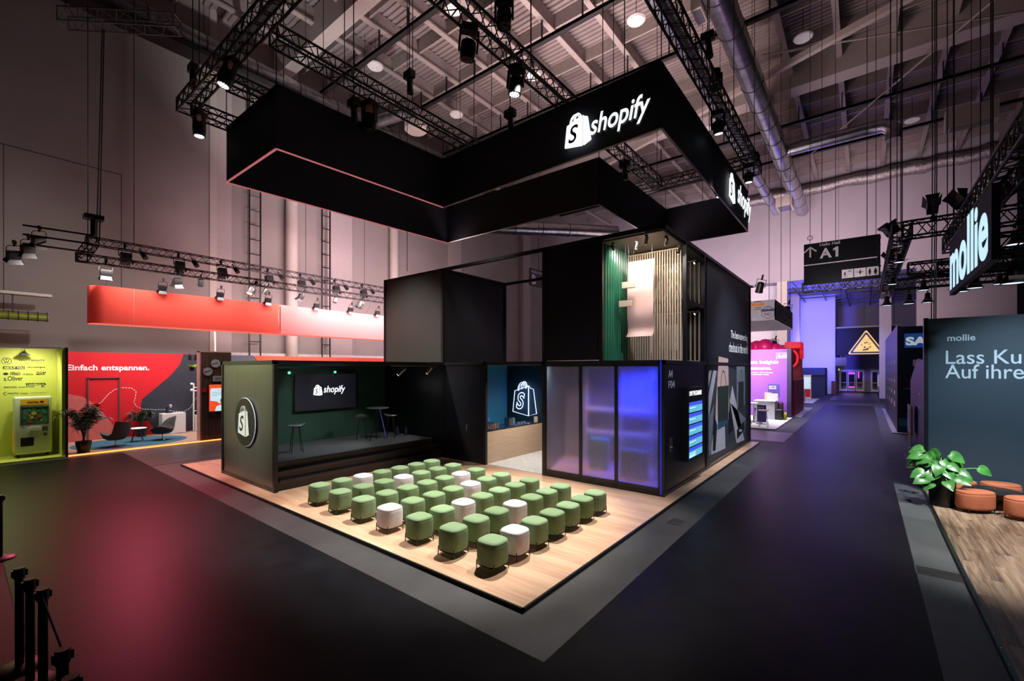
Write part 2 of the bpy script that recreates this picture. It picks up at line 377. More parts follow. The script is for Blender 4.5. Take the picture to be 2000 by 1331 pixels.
for i, (x, y, r, m) in enumerate(((-6.2, 50.2, .42, M_pil), (-5.9, 57.5, .42, M_wallb), (1.6, 57.0, .45, M_wallb))):
    tag(MB().box(x-r, y-r, 0, x+r, y+r, 11.3).build('hall_column', m, None, False), ('square column at the left edge of the rear opening', 'blue lit column inside the rear opening, left', 'pale column inside the rear opening behind the navy stand')[i], 'column')
# exit doors at the far end
M_glassd = mat('dark_door_glass', (.02, .02, .03), .1, spec=.8)
M_mag = mat('magenta_strip_reflection', (1, .1, .8), .5, emis=(1, .06, .8), estr=1.4)  # glowing patches painted as a reflection in the door glass
M_warmg = mat('bright_lobby_panel', (.5, .5, .42), .6, emis=(.9, .9, .7), estr=.25)
def door(name, x0, x1, n, extra):
    t = thing(name, None, None, ((x0+x1)/2, 71, 0), kind='structure')
    MB().box(x0-.08, 70.92, 0, x0, 71.05, 2.75).box(x1, 70.92, 0, x1+.08, 71.05, 2.75).box(x0-.08, 70.92, 2.62, x1+.08, 71.05, 2.75).build('door_frame', M_whitep, t, False)
    for k in range(n):
        a = x0+(x1-x0)*k/n; b = x0+(x1-x0)*(k+1)/n
        l = MB().box(a+.03, 70.95, .05, a+.12, 71.0, 2.6).box(b-.12, 70.95, .05, b-.03, 71.0, 2.6).box(a+.12, 70.95, .05, b-.12, 71.0, .3).box(a+.12, 70.95, 2.48, b-.12, 71.0, 2.6).box(a+.12, 70.95, 1.1, b-.12, 71, 1.16)
        lf = l.build('door_leaf', M_grey if k % 2 else M_whitep, t, False)
        MB().box(a+.12, 70.97, .3, b-.12, 70.99, 2.48).build('pane', M_glassd, t, False)
    extra(t)
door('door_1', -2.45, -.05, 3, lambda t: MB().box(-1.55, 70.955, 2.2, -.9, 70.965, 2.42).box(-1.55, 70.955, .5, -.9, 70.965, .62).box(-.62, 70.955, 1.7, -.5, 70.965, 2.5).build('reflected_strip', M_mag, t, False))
door('door_2', .65, 2.9, 3, lambda t: MB().box(1.25, 70.955, .7, 1.5, 70.965, 2.2).box(2.2, 70.955, .7, 2.4, 70.965, 1.6).build('bright_pane', M_warmg, t, False))

# roof: trapezoid deck, purlins, girders
mb = MB(); y = -9.0; prof = []
while y < 50.2:
    prof += [(y, 21.2), (y+.12, 21.2), (y+.15, 21.29), (y+.27, 21.29)]; y += .30
for i in range(len(prof)-1):
    (a, za), (b, zb) = prof[i], prof[i+1]
    mb.add([(-27, a, za), (9, a, za), (9, b, zb), (-27, b, zb)], [(0, 1, 2, 3)])
mb.box(-27, -9, 21.5, 9, 50.2, 21.7)
struct('ceiling', mb, M_deck, 'corrugated sheet roof deck')
for i, (ya, yb) in enumerate(((11.33, 12.0), (30.9, 32.0))):
    mb = MB().box(-26.2, ya, 19.5, 9, yb, 21.19); y = ya
    struct('ceiling_girder', mb.box(-26.2, y-.3, 20.95, 9, y+.3, 21.2) if 0 else mb, M_beam, ('pale roof girder above the front of the booth', 'pale roof girder above the rear of the booth')[i])
for k in range(15):
    x = -24.1+k*2.3; mb = MB().box(x-.14, -9, 20.35, x+.14, 50, 20.44).box(x-.035, -9, 20.4, x+.035, 50, 21.2)
    struct('ceiling_purlin', mb, mat('purlin_paint', (.40, .34, .33), .7), 'pale roof purlin running away from the camera')
mb = MB(); y = -6.2
while y < 50:
    if abs(y-11.7) > .8 and abs(y-31.4) > 1: mb.box(-26.2, y-.05, 20.5, 9, y+.05, 21.2)
    y += 3.2
struct('ceiling_cross_beams', mb, mat('cross_beam_paint', (.36, .31, .30), .7), 'cross beams of the roof deck')
# diagonal bracing
for (a, b, r, lab) in (((-16.3, 31.5, 18.6), (7.5, 23.0, 18.6), .16, 'long pale steel brace crossing under the roof on the right'),
                       ((-4.2, 26.5, 19.4), (8, 31.2, 19.1), .05, 'thin steel tie rod crossing below the girder on the right'),
                       ((-3.4, 40.5, 19.0), (6.5, 25.5, 19.2), .05, 'thin steel tie rod rising to the upper right')):
    mb = MB(); mb.cyl(a, b, r, n=8) if r < .1 else mb.bar(a, b, .28, .30)
    tag(mb.build('roof_brace', M_beam, None), lab, 'roof brace')
# rails hung below the roof
M_rail = mat('dark_cable_tray', (.035, .03, .032), .5, .3)
for k, (y, lab) in enumerate(((8.9, 'front'), (13.65, 'second'), (18.35, 'third'), (23.4, 'fourth'), (35.0, 'fifth'), (40.5, 'rear'))):
    t = thing('cable_tray', '%s dark cable tray hung across the hall under the roof' % lab, 'cable tray', (-8, y, 19.5))
    MB().box(-25.5, y-.13, 19.2, 8.5, y+.13, 19.34).box(-25.5, y-.13, 19.2, 8.5, y-.11, 19.36).box(-25.5, y+.11, 19.2, 8.5, y+.13, 19.36).build('tray', M_rail, t, False)
    for j in range(15): MB().box(-24.1+j*2.3-.03, y-.04, 19.3, -24.1+j*2.3+.03, y+.04, 20.4).build('hanger', M_rail, t, False)
tag(MB().cyl((-2, 21.7, 18.9), (8.5, 21.7, 18.9), .09, n=10).build('service_pipe', M_steel, None), 'thin shiny pipe running above the rear girder on the right', 'pipe')
M_lampw = mat('white_lamp_glass', (.8, .78, .78), .3, emis=(1, .9, .9), estr=.12)
hb = thing('ceiling_lamp', 'round white ceiling lamp hanging above the booth', 'lamp', (0, 0, 0), 'round ceiling lamps')
MB().lathe([(.02, .35), (.10, .30), (.42, .10), (.44, .06), (.42, .03)], n=20).build('shade', M_whitep, hb)
MB().lathe([(.40, .02), (.38, -.02)], n=20).build('diffuser', M_lampw, hb)
MB().cyl((0, 0, .3), (0, 0, 1.6), .015, n=6).build('rod', M_black, hb)
LP = [(-14.8, 14.4, 'nearest the top edge left of centre'), (-21, 14.45, 'above the left of the hanging black banner'), (-8.5, 20.3, 'above the right of the hanging banner'), (-14.7, 20.5, 'above the middle of the banner'),
      (-20.85, 20.5, 'beyond the round duct outlet'), (-2.4, 26.6, 'right of the twin ducts'), (-2.3, 39, 'far right beyond the elbow duct'), (-8.6, 32.5, 'seen through the right side of the hanging banner'), (2.5, 40, 'deep at the far right of the roof')]
for i, (x, y, l) in enumerate(LP):
    o = hb if i == 0 else dup(hb)
    o.location = (x, y, 19.5); o['label'] = 'round white ceiling lamp '+l
# ducts
def duct(name, label, p0, p1, r, seams=2.2, n=28):
    t = thing(name, label, 'air duct', p0)
    mb = MB().cyl(p0, p1, r, n=n).mi(1)
    p0, p1 = V3(p0), V3(p1); L_ = (p1-p0).length; d = (p1-p0)/L_; k = int(L_/seams)
    for i in range(1, k): mb.cyl(p0+d*(i*seams-.03), p0+d*(i*seams+.03), r+.02, n=n)
    mb.build('pipe', [M_steel, mat('duct_ring', (.10, .10, .11), .4, .8)], t)
    for i in range(1, k, 3): q = p0+d*(i*seams); MB().cyl(q+V3((0, 0, r)), (q.x, q.y, 21.19), .012, n=5).build('hanger', M_cable, t)
    return t
DL = duct('air_duct', 'long silver air duct running along the side wall at upper left', (-24.5, -8, 18.2), (-24.5, 36, 18.2), .52)
MB().cyl((-24.3, 15.8, 17.9), (-20.2, 15.8, 17.3), .34, n=20).tube([(-20.2, 15.8, 17.3), (-19.6, 15.8, 17.25), (-19.2, 15.8, 16.9), (-19.2, 15.8, 16.5)], .36, 16).build('branch_pipe', M_steel, DL)
MB().lathe([(.5, 0), (.62, .1), (.62, .5), (.36, .6)], (-19.2, 15.8, 15.9), 24).build('outlet', M_pil, DL)
DR = duct('air_duct', 'thick silver air duct running away from the camera at upper right', (-4.3, 9, 17.0), (-4.3, 47, 16.9), .50)
MB().cyl((-4.0, 33.5, 17), (.2, 33.5, 17), .36, n=20).tube([(.2, 33.5, 17), (.9, 33.5, 16.95), (1.3, 33.5, 16.6), (1.3, 33.5, 16.0)], .38, 16).build('branch_pipe', M_steel, DR)
duct('air_duct', 'thinner silver air duct left of the thick one at upper right', (-5.75, 9, 16.0), (-5.75, 43, 16.0), .32)
duct('air_duct', 'silver duct end seen above the green alcove through the banner', (-21.5, 24, 13.2), (-15.5, 33, 13.8), .5)
for (x, y, z, s_, lab) in ((-5.05, 18.2, 16.7, (.18, .5, .3), 'pale box unit between the twin ducts near the top edge'), (-4.6, 38.5, 14.8, (.5, .8, .35), 'pale box unit at the far end of the ducts'), (4.0, 30.5, 14.6, (.9, .3, .45), 'pale grey box unit hanging at far right under the roof'), (-1.9, 10.9, 19.2, (.5, .5, .3), 'pale box at the top edge beside the ducts')):
    t = thing('roof_unit', lab, 'ventilation unit', (x, y, z))
    MB().box(x-s_[0], y-s_[1], z, x+s_[0], y+s_[1], z+s_[2]*2).build('housing', M_pil, t, False)
    MB().box(x-s_[0]*.8, y-s_[1]*.8, z-.02, x+s_[0]*.8, y+s_[1]*.8, z).build('grille', M_grey, t, False)
# beam between the twin ducts
struct('ceiling_edge_beam', MB().box(-5.1, 9, 18.2, -4.6, 46, 18.9), M_beam, 'pale beam above the twin ducts')
# foil wrapped duct on the rear wall
mb = MB(); x = -9.5
M_foil = mat('crinkled_foil', (.45, .42, .42), .35, .9, var=.5, scale=7, bump=1)
pts = [(-9.5+i*.7, 49.3+random.uniform(-.12, .12), 19.45+random.uniform(-.1, .1)) for i in range(27)]
tag(mb.tube(pts, [.5+random.uniform(-.05, .05) for _ in pts], 12).build('foil_duct', M_foil, None), 'crinkled foil wrapped duct along the top of the rear wall', 'air duct')
tag(MB().box(-14.5, 14.9, 20.7, -12.7, 16.2, 20.75).build('roof_vent', mat('vent_black', (.003, .003, .003), .9), None, False), 'dark square roof hatch above the truss', 'roof hatch')
tag(MB().box(2.3, 27.2, 20.3, 3.9, 28.0, 20.33).build('roof_vent', MATS['vent_black'], None, False), 'dark slot shaped roof hatch on the right', 'roof hatch')
tag(MB().box(-24.0, -2, 17.0, -23.1, 34, 17.08).box(-24.02, -2, 17, -23.98, 34, 17.2).box(-23.12, -2, 17, -23.08, 34, 17.2).build('ladder_tray', M_rail, None, False), 'dark cable ladder running beside the duct on the side wall', 'cable tray')
# tube heater on the side wall above the yellow stand
t = thing('tube_heater', 'black gridded tube heater hanging above the yellow stand', 'heater', (-24, .8, 4.6))
MB().cyl((-24, -2, 4.85), (-24, 2.22, 4.82), .13, n=14).build('tube', mat('yellow_tube', (.25, .3, .03), .4), t)
mb = MB()
for k in range(18): mb.tube([(-24+.19*math.cos(a), -1.9+k*.24, 4.85+.19*math.sin(a)) for a in [i*PI/4 for i in range(8)]], .008, 4, True)
for a in range(4): mb.cyl((-24+.19*math.cos(a*PI/2+.7), -2, 4.85+.19*math.sin(a*PI/2+.7)), (-24+.19*math.cos(a*PI/2+.7), 2.2, 4.85+.19*math.sin(a*PI/2+.7)), .01, n=4)
mb.build('grid', M_black, t)
MB().box(-24.05, 1.3, 4.95, -23.98, 1.34, 5.6).build('hanger', M_black, t, False)
MB().box(-24.2, -2, 5.6, -23.8, 2.3, 5.7).build('shelf_rail', M_pil, t, False)
# ================================================================== MAIN STAND
M_oak = wood('light_oak_planks', (.38, .215, .125), (.56, .37, .245), 'x', 1.9, .19, .42)
P = thing('raised_platform', 'light oak plank platform with black edge under the black stand', 'platform', (-9.6, 12, 0))
MB().box(-16.0, 4.27, .006, -3.21, 19.6, .05).build('wood_deck', M_oak, P, False)
mb = MB(); e = .03
for a in ((-16.03, 4.24, -3.18, 4.27), (-16.03, 19.6, -3.18, 19.63), (-16.03, 4.24, -16.0, 19.63), (-3.21, 4.24, -3.18, 19.63)): mb.box(a[0], a[1], .006, a[2], a[3], .052)
mb.build('edge_trim', mat('black_edge_trim', (.012, .014, .018), .35, .5), P, False)

XL, XS, XD, XO, XR = -13.80, -10.66, -8.87, -6.74, -3.53
YF, YB, YE, YS = 9.93, 13.12, 19.5, 4.64
z0, z1, z2 = .05, 3.12, 6.18
B = thing('exhibition_stand', 'two storey black modular exhibition stand on the oak platform', 'exhibition stand', (-8.6, 12, .05))
def post(x, y, a, b, s=.045, m=None): return MB().box(x-s, y-s, a, x+s, y+s, b).build('post', m or M_black, B, False)
def beam(x0, y0, x1, y1, z, h=.09, w=.045): return MB().box(min(x0, x1)-w, min(y0, y1)-w, z-h, max(x0, x1)+w, max(y0, y1)+w, z).build('beam', M_black, B, False)
def panel(x0, y0, zA, x1, y1, zB, m=None, name='wall_panel', t=.02):
    if x0 == x1: mb = MB().box(x0-t, y0, zA, x0+t, y1, zB)
    else: mb = MB().box(x0, y0-t, zA, x1, y0+t, zB)
    return mb.build(name, m or M_panel, B, False)
for (x, y) in ((XL, YS), (XS, YS), (XS, YF), (XD, YF), (XO, YF), (XR, YF), (XR, 13.35), (XR, YE), (XL, YF)): post(x, y, z0, z1)
for (x, y) in ((XL, YF), (-10.72, YF), (XO, YF), (-5.05, YF), (XR, 11.49), (XR, 13.13), (XR, YE), (-10.72, YB), (XL, YB)): post(x, y, z1, z2)
for a in ((XL, YS, XS, YS), (XS, YS, XS, YF), (XL, YS, XL, YF), (XS, YF, XR, YF), (XR, YF, XR, YE), (XL, YF, XS, YF)): beam(*a, z1)
for a in ((XL, YF, XR, YF), (XR, YF, XR, YE), (-10.72, YF, -10.72, YB), (-10.72, YB, XO, YB), (XL, YF, XL, YB)): beam(*a, z2)
for a in ((XL, YS, XS, YS), (XO, YF, XR, YF), (XR, YF, XR, YE), (XS, YF, XD, YF)): beam(*a, .13, .08, .04)
# ground floor
M_side = mat('olive_grey_side_panel', (.075, .074, .062), .30, var=.06, scale=.5, spec=.7)
panel(XL+.05, YS, .12, -12.78, YS, 3.05, M_side); panel(-12.775, YS, .12, -11.72, YS, 3.05, M_side); panel(-11.715, YS, .12, XS-.05, YS, 3.05, M_side)
M_greenw = mat('dark_green_wall', (.008, .042, .026), .75, var=.08, scale=1.2)
panel(XL, YS+.03, z0, XL, 10.2, 3.05, M_greenw, 'green_back_wall')
M_door = mat('night_blue_door_panel', (.010, .010, .015), .32, var=.1, scale=.6)
panel(XL+.05, YF+.02, z0, XS, YF+.02, 3.05, M_door); panel(XS+.05, YF, .12, XD-.05, YF, 3.05, M_door)
dr = MB().box(-10.35, YF-.028, .16, -9.45, YF-.02, 2.3).build('flush_door', M_door, B, False)
MB().cyl((-9.6, YF-.06, 1.1), (-9.6, YF-.02, 1.1), .03, n=12).box(-9.63, YF-.05, .98, -9.57, YF-.028, 1.2).build('door_lock', M_chrome, dr)
panel(XR, 9.98, .12, XR, 13.3, 3.05, M_door); panel(XR, 13.38, .12, XR, 19.46, z2-.08, mat('blue_black_print_wall', (.007, .009, .015), .5, var=.1), 'printed_wall')
panel(XL, YE, z0, XO, YE, 3.05, M_panel); panel(XO, YE, z0, XR, YE, z2-.1, M_panel); panel(XL, YF, z0, XL, YE, 3.05, M_panel)
panel(XL+.05, YF, z1+.02, -10.77, YF, z2-.08); panel(-10.72, YF+.05, z1, -10.72, YB-.05, z2-.08, mat('dark_inner_panel', (.011, .011, .012), .45)); panel(XO+.05, YF, z1+.02, -5.1, YF, z2-.08, M_door)
MB().box(XS, YF, 3.04, XR, YE, 3.10).build('floor_slab', M_black, B, False)
MB().box(-5.0, YF, 6.02, XR, 13.3, 6.07).build('alcove_ceiling', mat('alcove_ceiling_board', (.10, .085, .07), .5), B, False)
MB().box(XL, YS, 3.02, XS, YF, 3.05).build('stage_light_shield', M_black, B, False)  # unseen roof added to control the light on the stage
# stage steps
M_stepm = mat('dark_step_laminate', (.018, .014, .014), .35, var=.1)
M_scarp = mat('grey_stage_carpet', (.055, .058, .062), .95, var=.12, scale=20, bump=.3)
st = MB().box(XL+.05, YS+.05, z0, -11.20, YF-.03, .61).build('stage_base', M_stepm, B, False)
MB().box(XL+.05, YS+.05, .61, -11.21, YF-.03, .625).build('stage_carpet', M_scarp, st, False)
for (a, b, c) in ((-11.2, -10.95, .43), (-10.95, -10.71, .24)):
    s_ = MB().box(a, YS+.05, z0, b, YF-.03, c).build('step', M_stepm, B, False)
    MB().box(b-.02, YS+.05, c-.012, b+.004, YF-.03, c+.004).build('step_nosing', mat('bronze_nosing', (.10, .06, .045), .3, .6), s_, False)
# bar room
M_teal = mat('dark_teal_wall', (.004, .014, .016), .6)
panel(-10.62, YF+.05, z0, -10.62, YB, 3.03, mat('bar_wall_blue_light', (.04, .24, .40), .5, var=.05))  # blue light on this wall is put into its paint colour
panel(-10.6, YB, z0, XR, YB, 3.03, M_teal)
MB().box(-8.85, YF+.06, .052, XO, 13.1, .056).build('white_floor', mat('white_gloss_floor', (.70, .68, .66), .25), B, False)
spot((-7.7, 11.2, 3.0), (-7.9, 11.3, 0), 420, (1, .95, .9), 150, .8, .1)
spot((-6.3, 10.25, 3.0), (-9, 11.4, .4), 240, (1, .9, .8), 110, .8, .1)
spot((-9.95, 10.9, 2.7), (-10.6, 10.9, 1.6), 520, (.03, .42, 1), 80, .9, .05)
panel(XO, YF+.06, z0, XO, YB-.05, 3.0, M_teal, 'added_light_block')  # added wall that keeps the blue room light off the stage
# polycarbonate doors
M_poly = mat('ribbed_polycarbonate', (.78, .78, .84), .20, var=.02, trans=.88, spec=.9)
M_blue = mat('cobalt_blue_post', (.01, .02, .6), .35, emis=(.02, .04, 1), estr=.35)
xs = [XO+.07, -5.62, -4.65, XR-.09]
for i in range(3):
    a, b = xs[i]+(.03 if i else 0), xs[i+1]-(.03 if i < 2 else 0)
    d = MB().box(a-.03, YF-.03, .14, a+.012, YF+.03, 3.03).box(b-.012, YF-.03, .14, b+.03, YF+.03, 3.03).box(a, YF-.03, .12, b, YF+.03, .22).box(a, YF-.03, 2.98, b, YF+.03, 3.03).build('sliding_door', M_black, B, False)
    n = int((b-a)/.022); prof = []
    for k in range(n*4+1):
        x = a+(b-a)*k/(n*4); prof.append((x, YF-.012-.008*math.sin(k*PI/2)))
    mb = MB(); vs = []
    for x, y in prof: vs += [(x, y, .2), (x, y, 3.0)]
    mb.add(vs, [(2*k, 2*k+2, 2*k+3, 2*k+1) for k in range(len(prof)-1)])
    vs = [(x, y+.025, z) for (x, y, z) in ((x, YF-.012, z) for x in (a, b) for z in (.2, 3.0))]
    mb.add(vs, [(0, 2, 3, 1)]); mb.build('ribbed_pane', M_poly, d)
MB().box(XR-.05, YF-.052, .10, XR-.02, YF-.044, 3.10).build('blue_edge_strip', M_blue, B, False)
# blue room behind the doors
panel(XO, YB-.05, z0, XR, YB-.05, 3.0, mat('room_wall_blue_light', (.14, .13, .28), .6), 'blue_lit_room_wall')  # blue light in the room is partly put into the wall colour
area((-4.0, 12.3, 2.9), (-4.0, 12.7, 1.2), 520, (.02, .04, 1), .9, .4, 130)
area((-6.0, 11.5, 2.9), (-6.0, 12, 0), 34, (1, .60, .36), .8, .5, 120)
sh = thing('shelf_unit', 'white shelving glimpsed behind the ribbed sliding doors', 'shelf', (-4.3, 12.7, .05))
for z in (.95, 1.65, 2.95): MB().box(-5.9, 12.5, z, -3.65, 12.95, z+.07).build('shelf', M_whitep, sh, False)
for x in (-5.9, -4.7, -3.68): MB().box(x, 12.5, .05, x+.04, 12.95, 3.0).build('upright', M_whitep, sh, False)
tag(MB().box(-5.6, 11.6, .056, -5.0, 12.1, .9).build('plinth', mat('teal_plinth', (.02, .25, .22), .5), None, False), 'teal plinth behind the first ribbed sliding doors', 'plinth')
tag(MB().box(-4.6, 11.2, .056, -3.8, 11.7, .75).build('bench', mat('moss_bench', (.05, .08, .03), .8), None, False), 'dark moss green bench behind the blue lit ribbed door', 'bench')
# alcove
M_corr = mat('emerald_corrugated_panel', (.012, .13, .065), .30, var=.05, spec=.7)
pr = []; y = YF+.03
while y < 11.30: pr += [(-5.02, y), (-5.02, y+.05), (-4.985, y+.075), (-4.985, y+.115)]; y += .14
mb = MB(); vs = []
for x, yy in pr: vs += [(x, yy, z1), (x, yy, 6.02)]
mb.add(vs, [(2*k, 2*k+2, 2*k+3, 2*k+1) for k in range(len(pr)-1)]); mb.box(-5.06, YF+.03, z1, -5.03, 13.1, 6.02).build('corrugated_wall', M_corr, B, False)
M_slat = mat('pale_ash_slat', (.74, .55, .38), .5, var=.08, scale=3)
def slat_screen(y, x0, x1, za, zb, n, lab, grp):
    t = thing('slatted_screen', lab, 'slatted screen', ((x0+x1)/2, y, za), grp)
    for k in range(n):
        x = x0+(x1-x0)*k/(n-1); MB().box(x-.017, y-.02, za, x+.017, y+.02, zb).build('slat', M_slat, t, False)
    MB().box(x0-.012, y-.022, zb, x1+.012, y+.022, zb+.03).build('top_rail', M_slat, t, False)
    MB().box(x0-.012, y-.022, za-.025, x1+.012, y+.022, za).build('bottom_rail', M_slat, t, False)
slat_screen(11.44, -5.0, -3.62, z1+.03, 5.96, 22, 'front slatted ash screen in the corner alcove, behind the pink mat', None)
slat_screen(13.05, -4.9, -3.62, 4.70, 5.95, 12, 'upper rear slatted ash screen at the right end of the alcove', None)
slat_screen(13.05, -4.9, -3.62, z1+.03, 4.52, 12, 'lower rear slatted ash screen at the right end of the alcove', None)
MB().box(-5.0, 11.45, 4.60, XR+.02, 11.53, 4.69).build('beam', M_black, B, False)
MB().box(XR-.03, 11.49, 4.60, XR+.03, 13.13, 4.69).build('beam', M_black, B, False)
MB().box(-5.0, 11.5, 4.62, XR, 13.1, 4.66).build('alcove_shelf', mat('alcove_shelf_board', (.12, .08, .05), .5), B, False)
panel(-5.0, 13.11, z1, XR, 13.11, 6.0, M_black)
def track_spot(loc, target, lab, m=M_fix, led=None, power=0, col=(1, .93, .85), ang=50, L_=.16, r=.035, cat='spotlight'):
    t = thing('track_spotlight', lab, cat, loc)
    d = (V3(target)-V3(loc)).normalized(); p = V3(loc)
    MB().cyl(p, p-V3((0, 0, -.10)), .012, n=8).box(p.x-.03, p.y-.03, p.z+.09, p.x+.03, p.y+.03, p.z+.12).build('bracket', m, t)
    MB().cyl(p-d*L_*.5, p+d*L_*.5, r, n=16).build('barrel', m, t)
    MB().cyl(p+d*(L_*.5), p+d*(L_*.5+.004), r*.8, n=16).build('lens', mat('warm_spot_lens', (1, 1, 1), .4, emis=(1, .9, .75), estr=6), t)
    if led: MB().cyl(p-d*(L_*.5+.004), p-d*L_*.5, r*.7, n=12).build('indicator', mat('green_indicator', (.1, 1, .4), .5, emis=(.05, .9, .35), estr=2), t)
    if power: spot(p+d*(L_*.5+.03), target, power, col, ang, .6, .03)
track_spot((-4.80, 10.05, 5.88), (-4.3, 10.9, 4.2), 'small black spotlight at the left of the alcove ceiling', power=15)
track_spot((-3.95, 10.02, 5.90), (-4.6, 10.9, 4.6), 'small black spotlight at the middle of the alcove ceiling', power=15)
track_spot((-3.62, 10.4, 5.90), (-4.5, 11.2, 4.4), 'small black spotlight near the outer corner of the alcove ceiling', power=20)
area((-4.2, 10.25, 5.98), (-4.35, 11.3, 4.2), 52, (1, .93, .84), 1.1, .3, 150)  # area lamp added to even out the light of the alcove spots
track_spot((-3.60, 11.25, 5.86), (-4.5, 12.0, 3.4), 'small lit spotlight beside the alcove middle post', power=14)
track_spot((-3.60, 12.75, 5.86), (-4.6, 11.8, 5.2), 'small lit spotlight near the rear alcove post, upper bay', power=30)
track_spot((-3.60, 12.75, 4.48), (-4.6, 12.0, 3.4), 'small lit spotlight near the rear alcove post, lower bay', power=30)
track_spot((-4.3, 10.3, 5.90), (-5.0, 10.5, 3.5), 'small black spotlight aimed at the green corrugated wall', power=60)
# yoga mat, blocks
M_matp = mat('blush_pink_foam', (.72, .46, .42), .75, var=.04)
t = thing('yoga_mat', 'blush pink yoga mat hanging in the corner alcove, alo on its top', 'yoga mat', (-4.41, 10.8, 3.7))
mb = MB(); rr = []
for k in range(25):
    f = k/24; z = 5.66-f*1.93; y = 10.82-.05*math.sin(f*PI*1.0)+.03*math.sin(f*PI*5)*f*f-(.12*max(0, f-.93)/.07)
    rr.append((y, z))
vs = []
for y, z in rr: vs += [(-4.75, y, z), (-4.07, y, z), (-4.07, y+.012, z), (-4.75, y+.012, z)]
fs = [(0, 1, 2, 3), tuple(96+i for i in (3, 2, 1, 0))]
for k in range(24):
    for j in range(4): fs.append((4*k+j, 4*k+(j+1) % 4, 4*k+4+(j+1) % 4, 4*k+4+j))
mb.add(vs, fs).build('mat_sheet', M_matp, t)
mb = MB(); text(mb, 'alo', (V3((-4.49, 10.815, 5.475)), (1, 0, 0), (0, 0, 1)), .15, .085, .004); mb.build('printed_name', M_dk, t, False)
mb = MB()
for x in (-4.71, -4.66, -4.60, -4.12): mb.cyl((x, 10.82, 5.64), (x, 10.82, 6.02), .004, n=5)
mb.build('hanging_wires', M_grey, t)
for i, (x, z, lab) in enumerate(((-4.62, 5.02, 'upper beige foam block hanging in front of the pink mat'), (-4.70, 4.56, 'lower beige foam block hanging in front of the pink mat'))):
    t = thing('yoga_block', lab, 'yoga block', (x, 10.55, z))
    bm_ = MB().obox((x, 10.55, z), (.15, .06, .075), rz=.15).build('foam_body', mat('beige_foam', (.55, .42, .33), .8, var=.03), t, False)
    MB().cyl((x, 10.55, z+.07), (x, 10.55, 6.02), .003, n=5).build('hanging_wire', M_grey, t)
# suitcase
t = thing('suitcase', 'white ribbed suitcase hanging behind the lower slats of the alcove', 'suitcase', (-4.15, 12.2, 3.4))
def rbox(x0, y0, za, x1, y1, zb, r, n=4):
    cx, cy = (x0+x1)/2, (y0+y1)/2; hx, hy = (x1-x0)/2, (y1-y0)/2; out = []
    for z, ins in ((za, r*.6), (za+r*.4, r*.15), (za+r, 0), (zb-r, 0), (zb-r*.4, r*.15), (zb, r*.6)):
        ring = []
        for q in range(4):
            for k in range(n+1):
                a = (q+k/n)*PI/2; sx = hx-r-ins*.5; sy = hy-r-ins*.5; ox = sx if q in (0, 3) else -sx; oy = sy if q < 2 else -sy
                ring.append((cx+ox+(r-ins*.3)*math.cos(a), cy+oy+(r-ins*.3)*math.sin(a), z))
        out.append(ring)
    return MB().rings(out)
sx0 = -4.39; rbox(sx0, 12.05, 3.42, sx0+.46, 12.33, 4.12, .07).build('shell', mat('ivory_polycarbonate', (.72, .66, .58), .3), t)
mb = MB()
for k in range(7): mb.box(sx0+.05+k*.055, 12.04, 3.5, sx0+.07+k*.055, 12.05, 4.05)
mb.build('ribs', MATS['ivory_polycarbonate'], t, False)
MB().tube([(sx0+.15, 12.2, 4.1), (sx0+.15, 12.2, 4.3), (sx0+.31, 12.2, 4.3), (sx0+.31, 12.2, 4.1)], .012, 6).build('handle', M_chrome, t)
for x in (sx0+.06, sx0+.40): MB().cyl((x-.012, 12.19, 3.38), (x+.012, 12.19, 3.38), .035, n=12).build('wheel', M_fix, t)
# folding treadmill shaped frame
t = thing('folding_frame', 'pale blue angular folding frame hanging behind the upper slats', 'frame', (-4.2, 12.2, 4.9))
M_pb = mat('pale_blue_lacquer', (.42, .58, .64), .4)
for a, b in (((-4.62, 12.25, 4.85), (-4.22, 12.1, 5.62)), ((-4.22, 12.1, 5.62), (-3.92, 12.1, 5.50)), ((-4.22, 12.1, 5.35), (-3.78, 12.1, 5.15)), ((-4.30, 12.2, 4.82), (-4.02, 12.1, 5.25)), ((-4.22, 12.1, 5.62), (-4.22, 12.1, 5.30)), ((-3.80, 12.1, 5.17), (-4.0, 12.15, 4.78))):
    MB().bar(a, b, .06, .09).build('strut', M_pb, t, False)
# round logo on the side panel
t = thing('round_sign', 'round dark sign with white shopping bag on the olive side wall', 'sign', (-12.16, YS-.1, 1.58))
c = V3((-12.16, YS-.02, 1.58)); MB().cyl(c, c-V3((0, .075, 0)), .60, n=64).build('disc', mat('olive_black_disc', (.022, .022, .016), .45), t)
MB().cyl(c-V3((0, .045, 0)), c-V3((0, .06, 0)), .612, n=64).build('edge_band', mat('lit_disc_edge', (.7, .7, .75), .4, emis=(.8, .8, 1), estr=.35), t)
bag((V3((-12.50, YS-.096, 1.22)), (1, 0, 0), (0, 0, 1)), .76, .02, M_print, MATS['olive_black_disc'], t)
# screen on the green wall
M_scr = mat('matt_black_screen', (.012, .012, .018), .25, spec=.6, emis=(.05, .05, .09), estr=.10)
t = thing('wall_screen', 'large black wall screen with white shopify logo on the green wall', 'screen', (-13.7, 7.55, 1.6))
MB().box(-13.70, 6.50, 1.60, -13.60, 8.60, 2.78).build('bezel', M_fix, t, False)
MB().box(-13.60, 6.53, 1.63, -13.597, 8.57, 2.75).build('display', M_scr, t, False)
fr = lambda y, z: (V3((-13.592, y, z)), (0, 1, 0), (0, 0, 1))
bag(fr(7.08, 2.06), .34, .002, M_glow, M_scr, t)
mb = MB(); text(mb, 'shopify', fr(7.42, 2.08), .76, .29, .002, .22, .008, 1.0); mb.build('word_sign', M_glow, t, False)
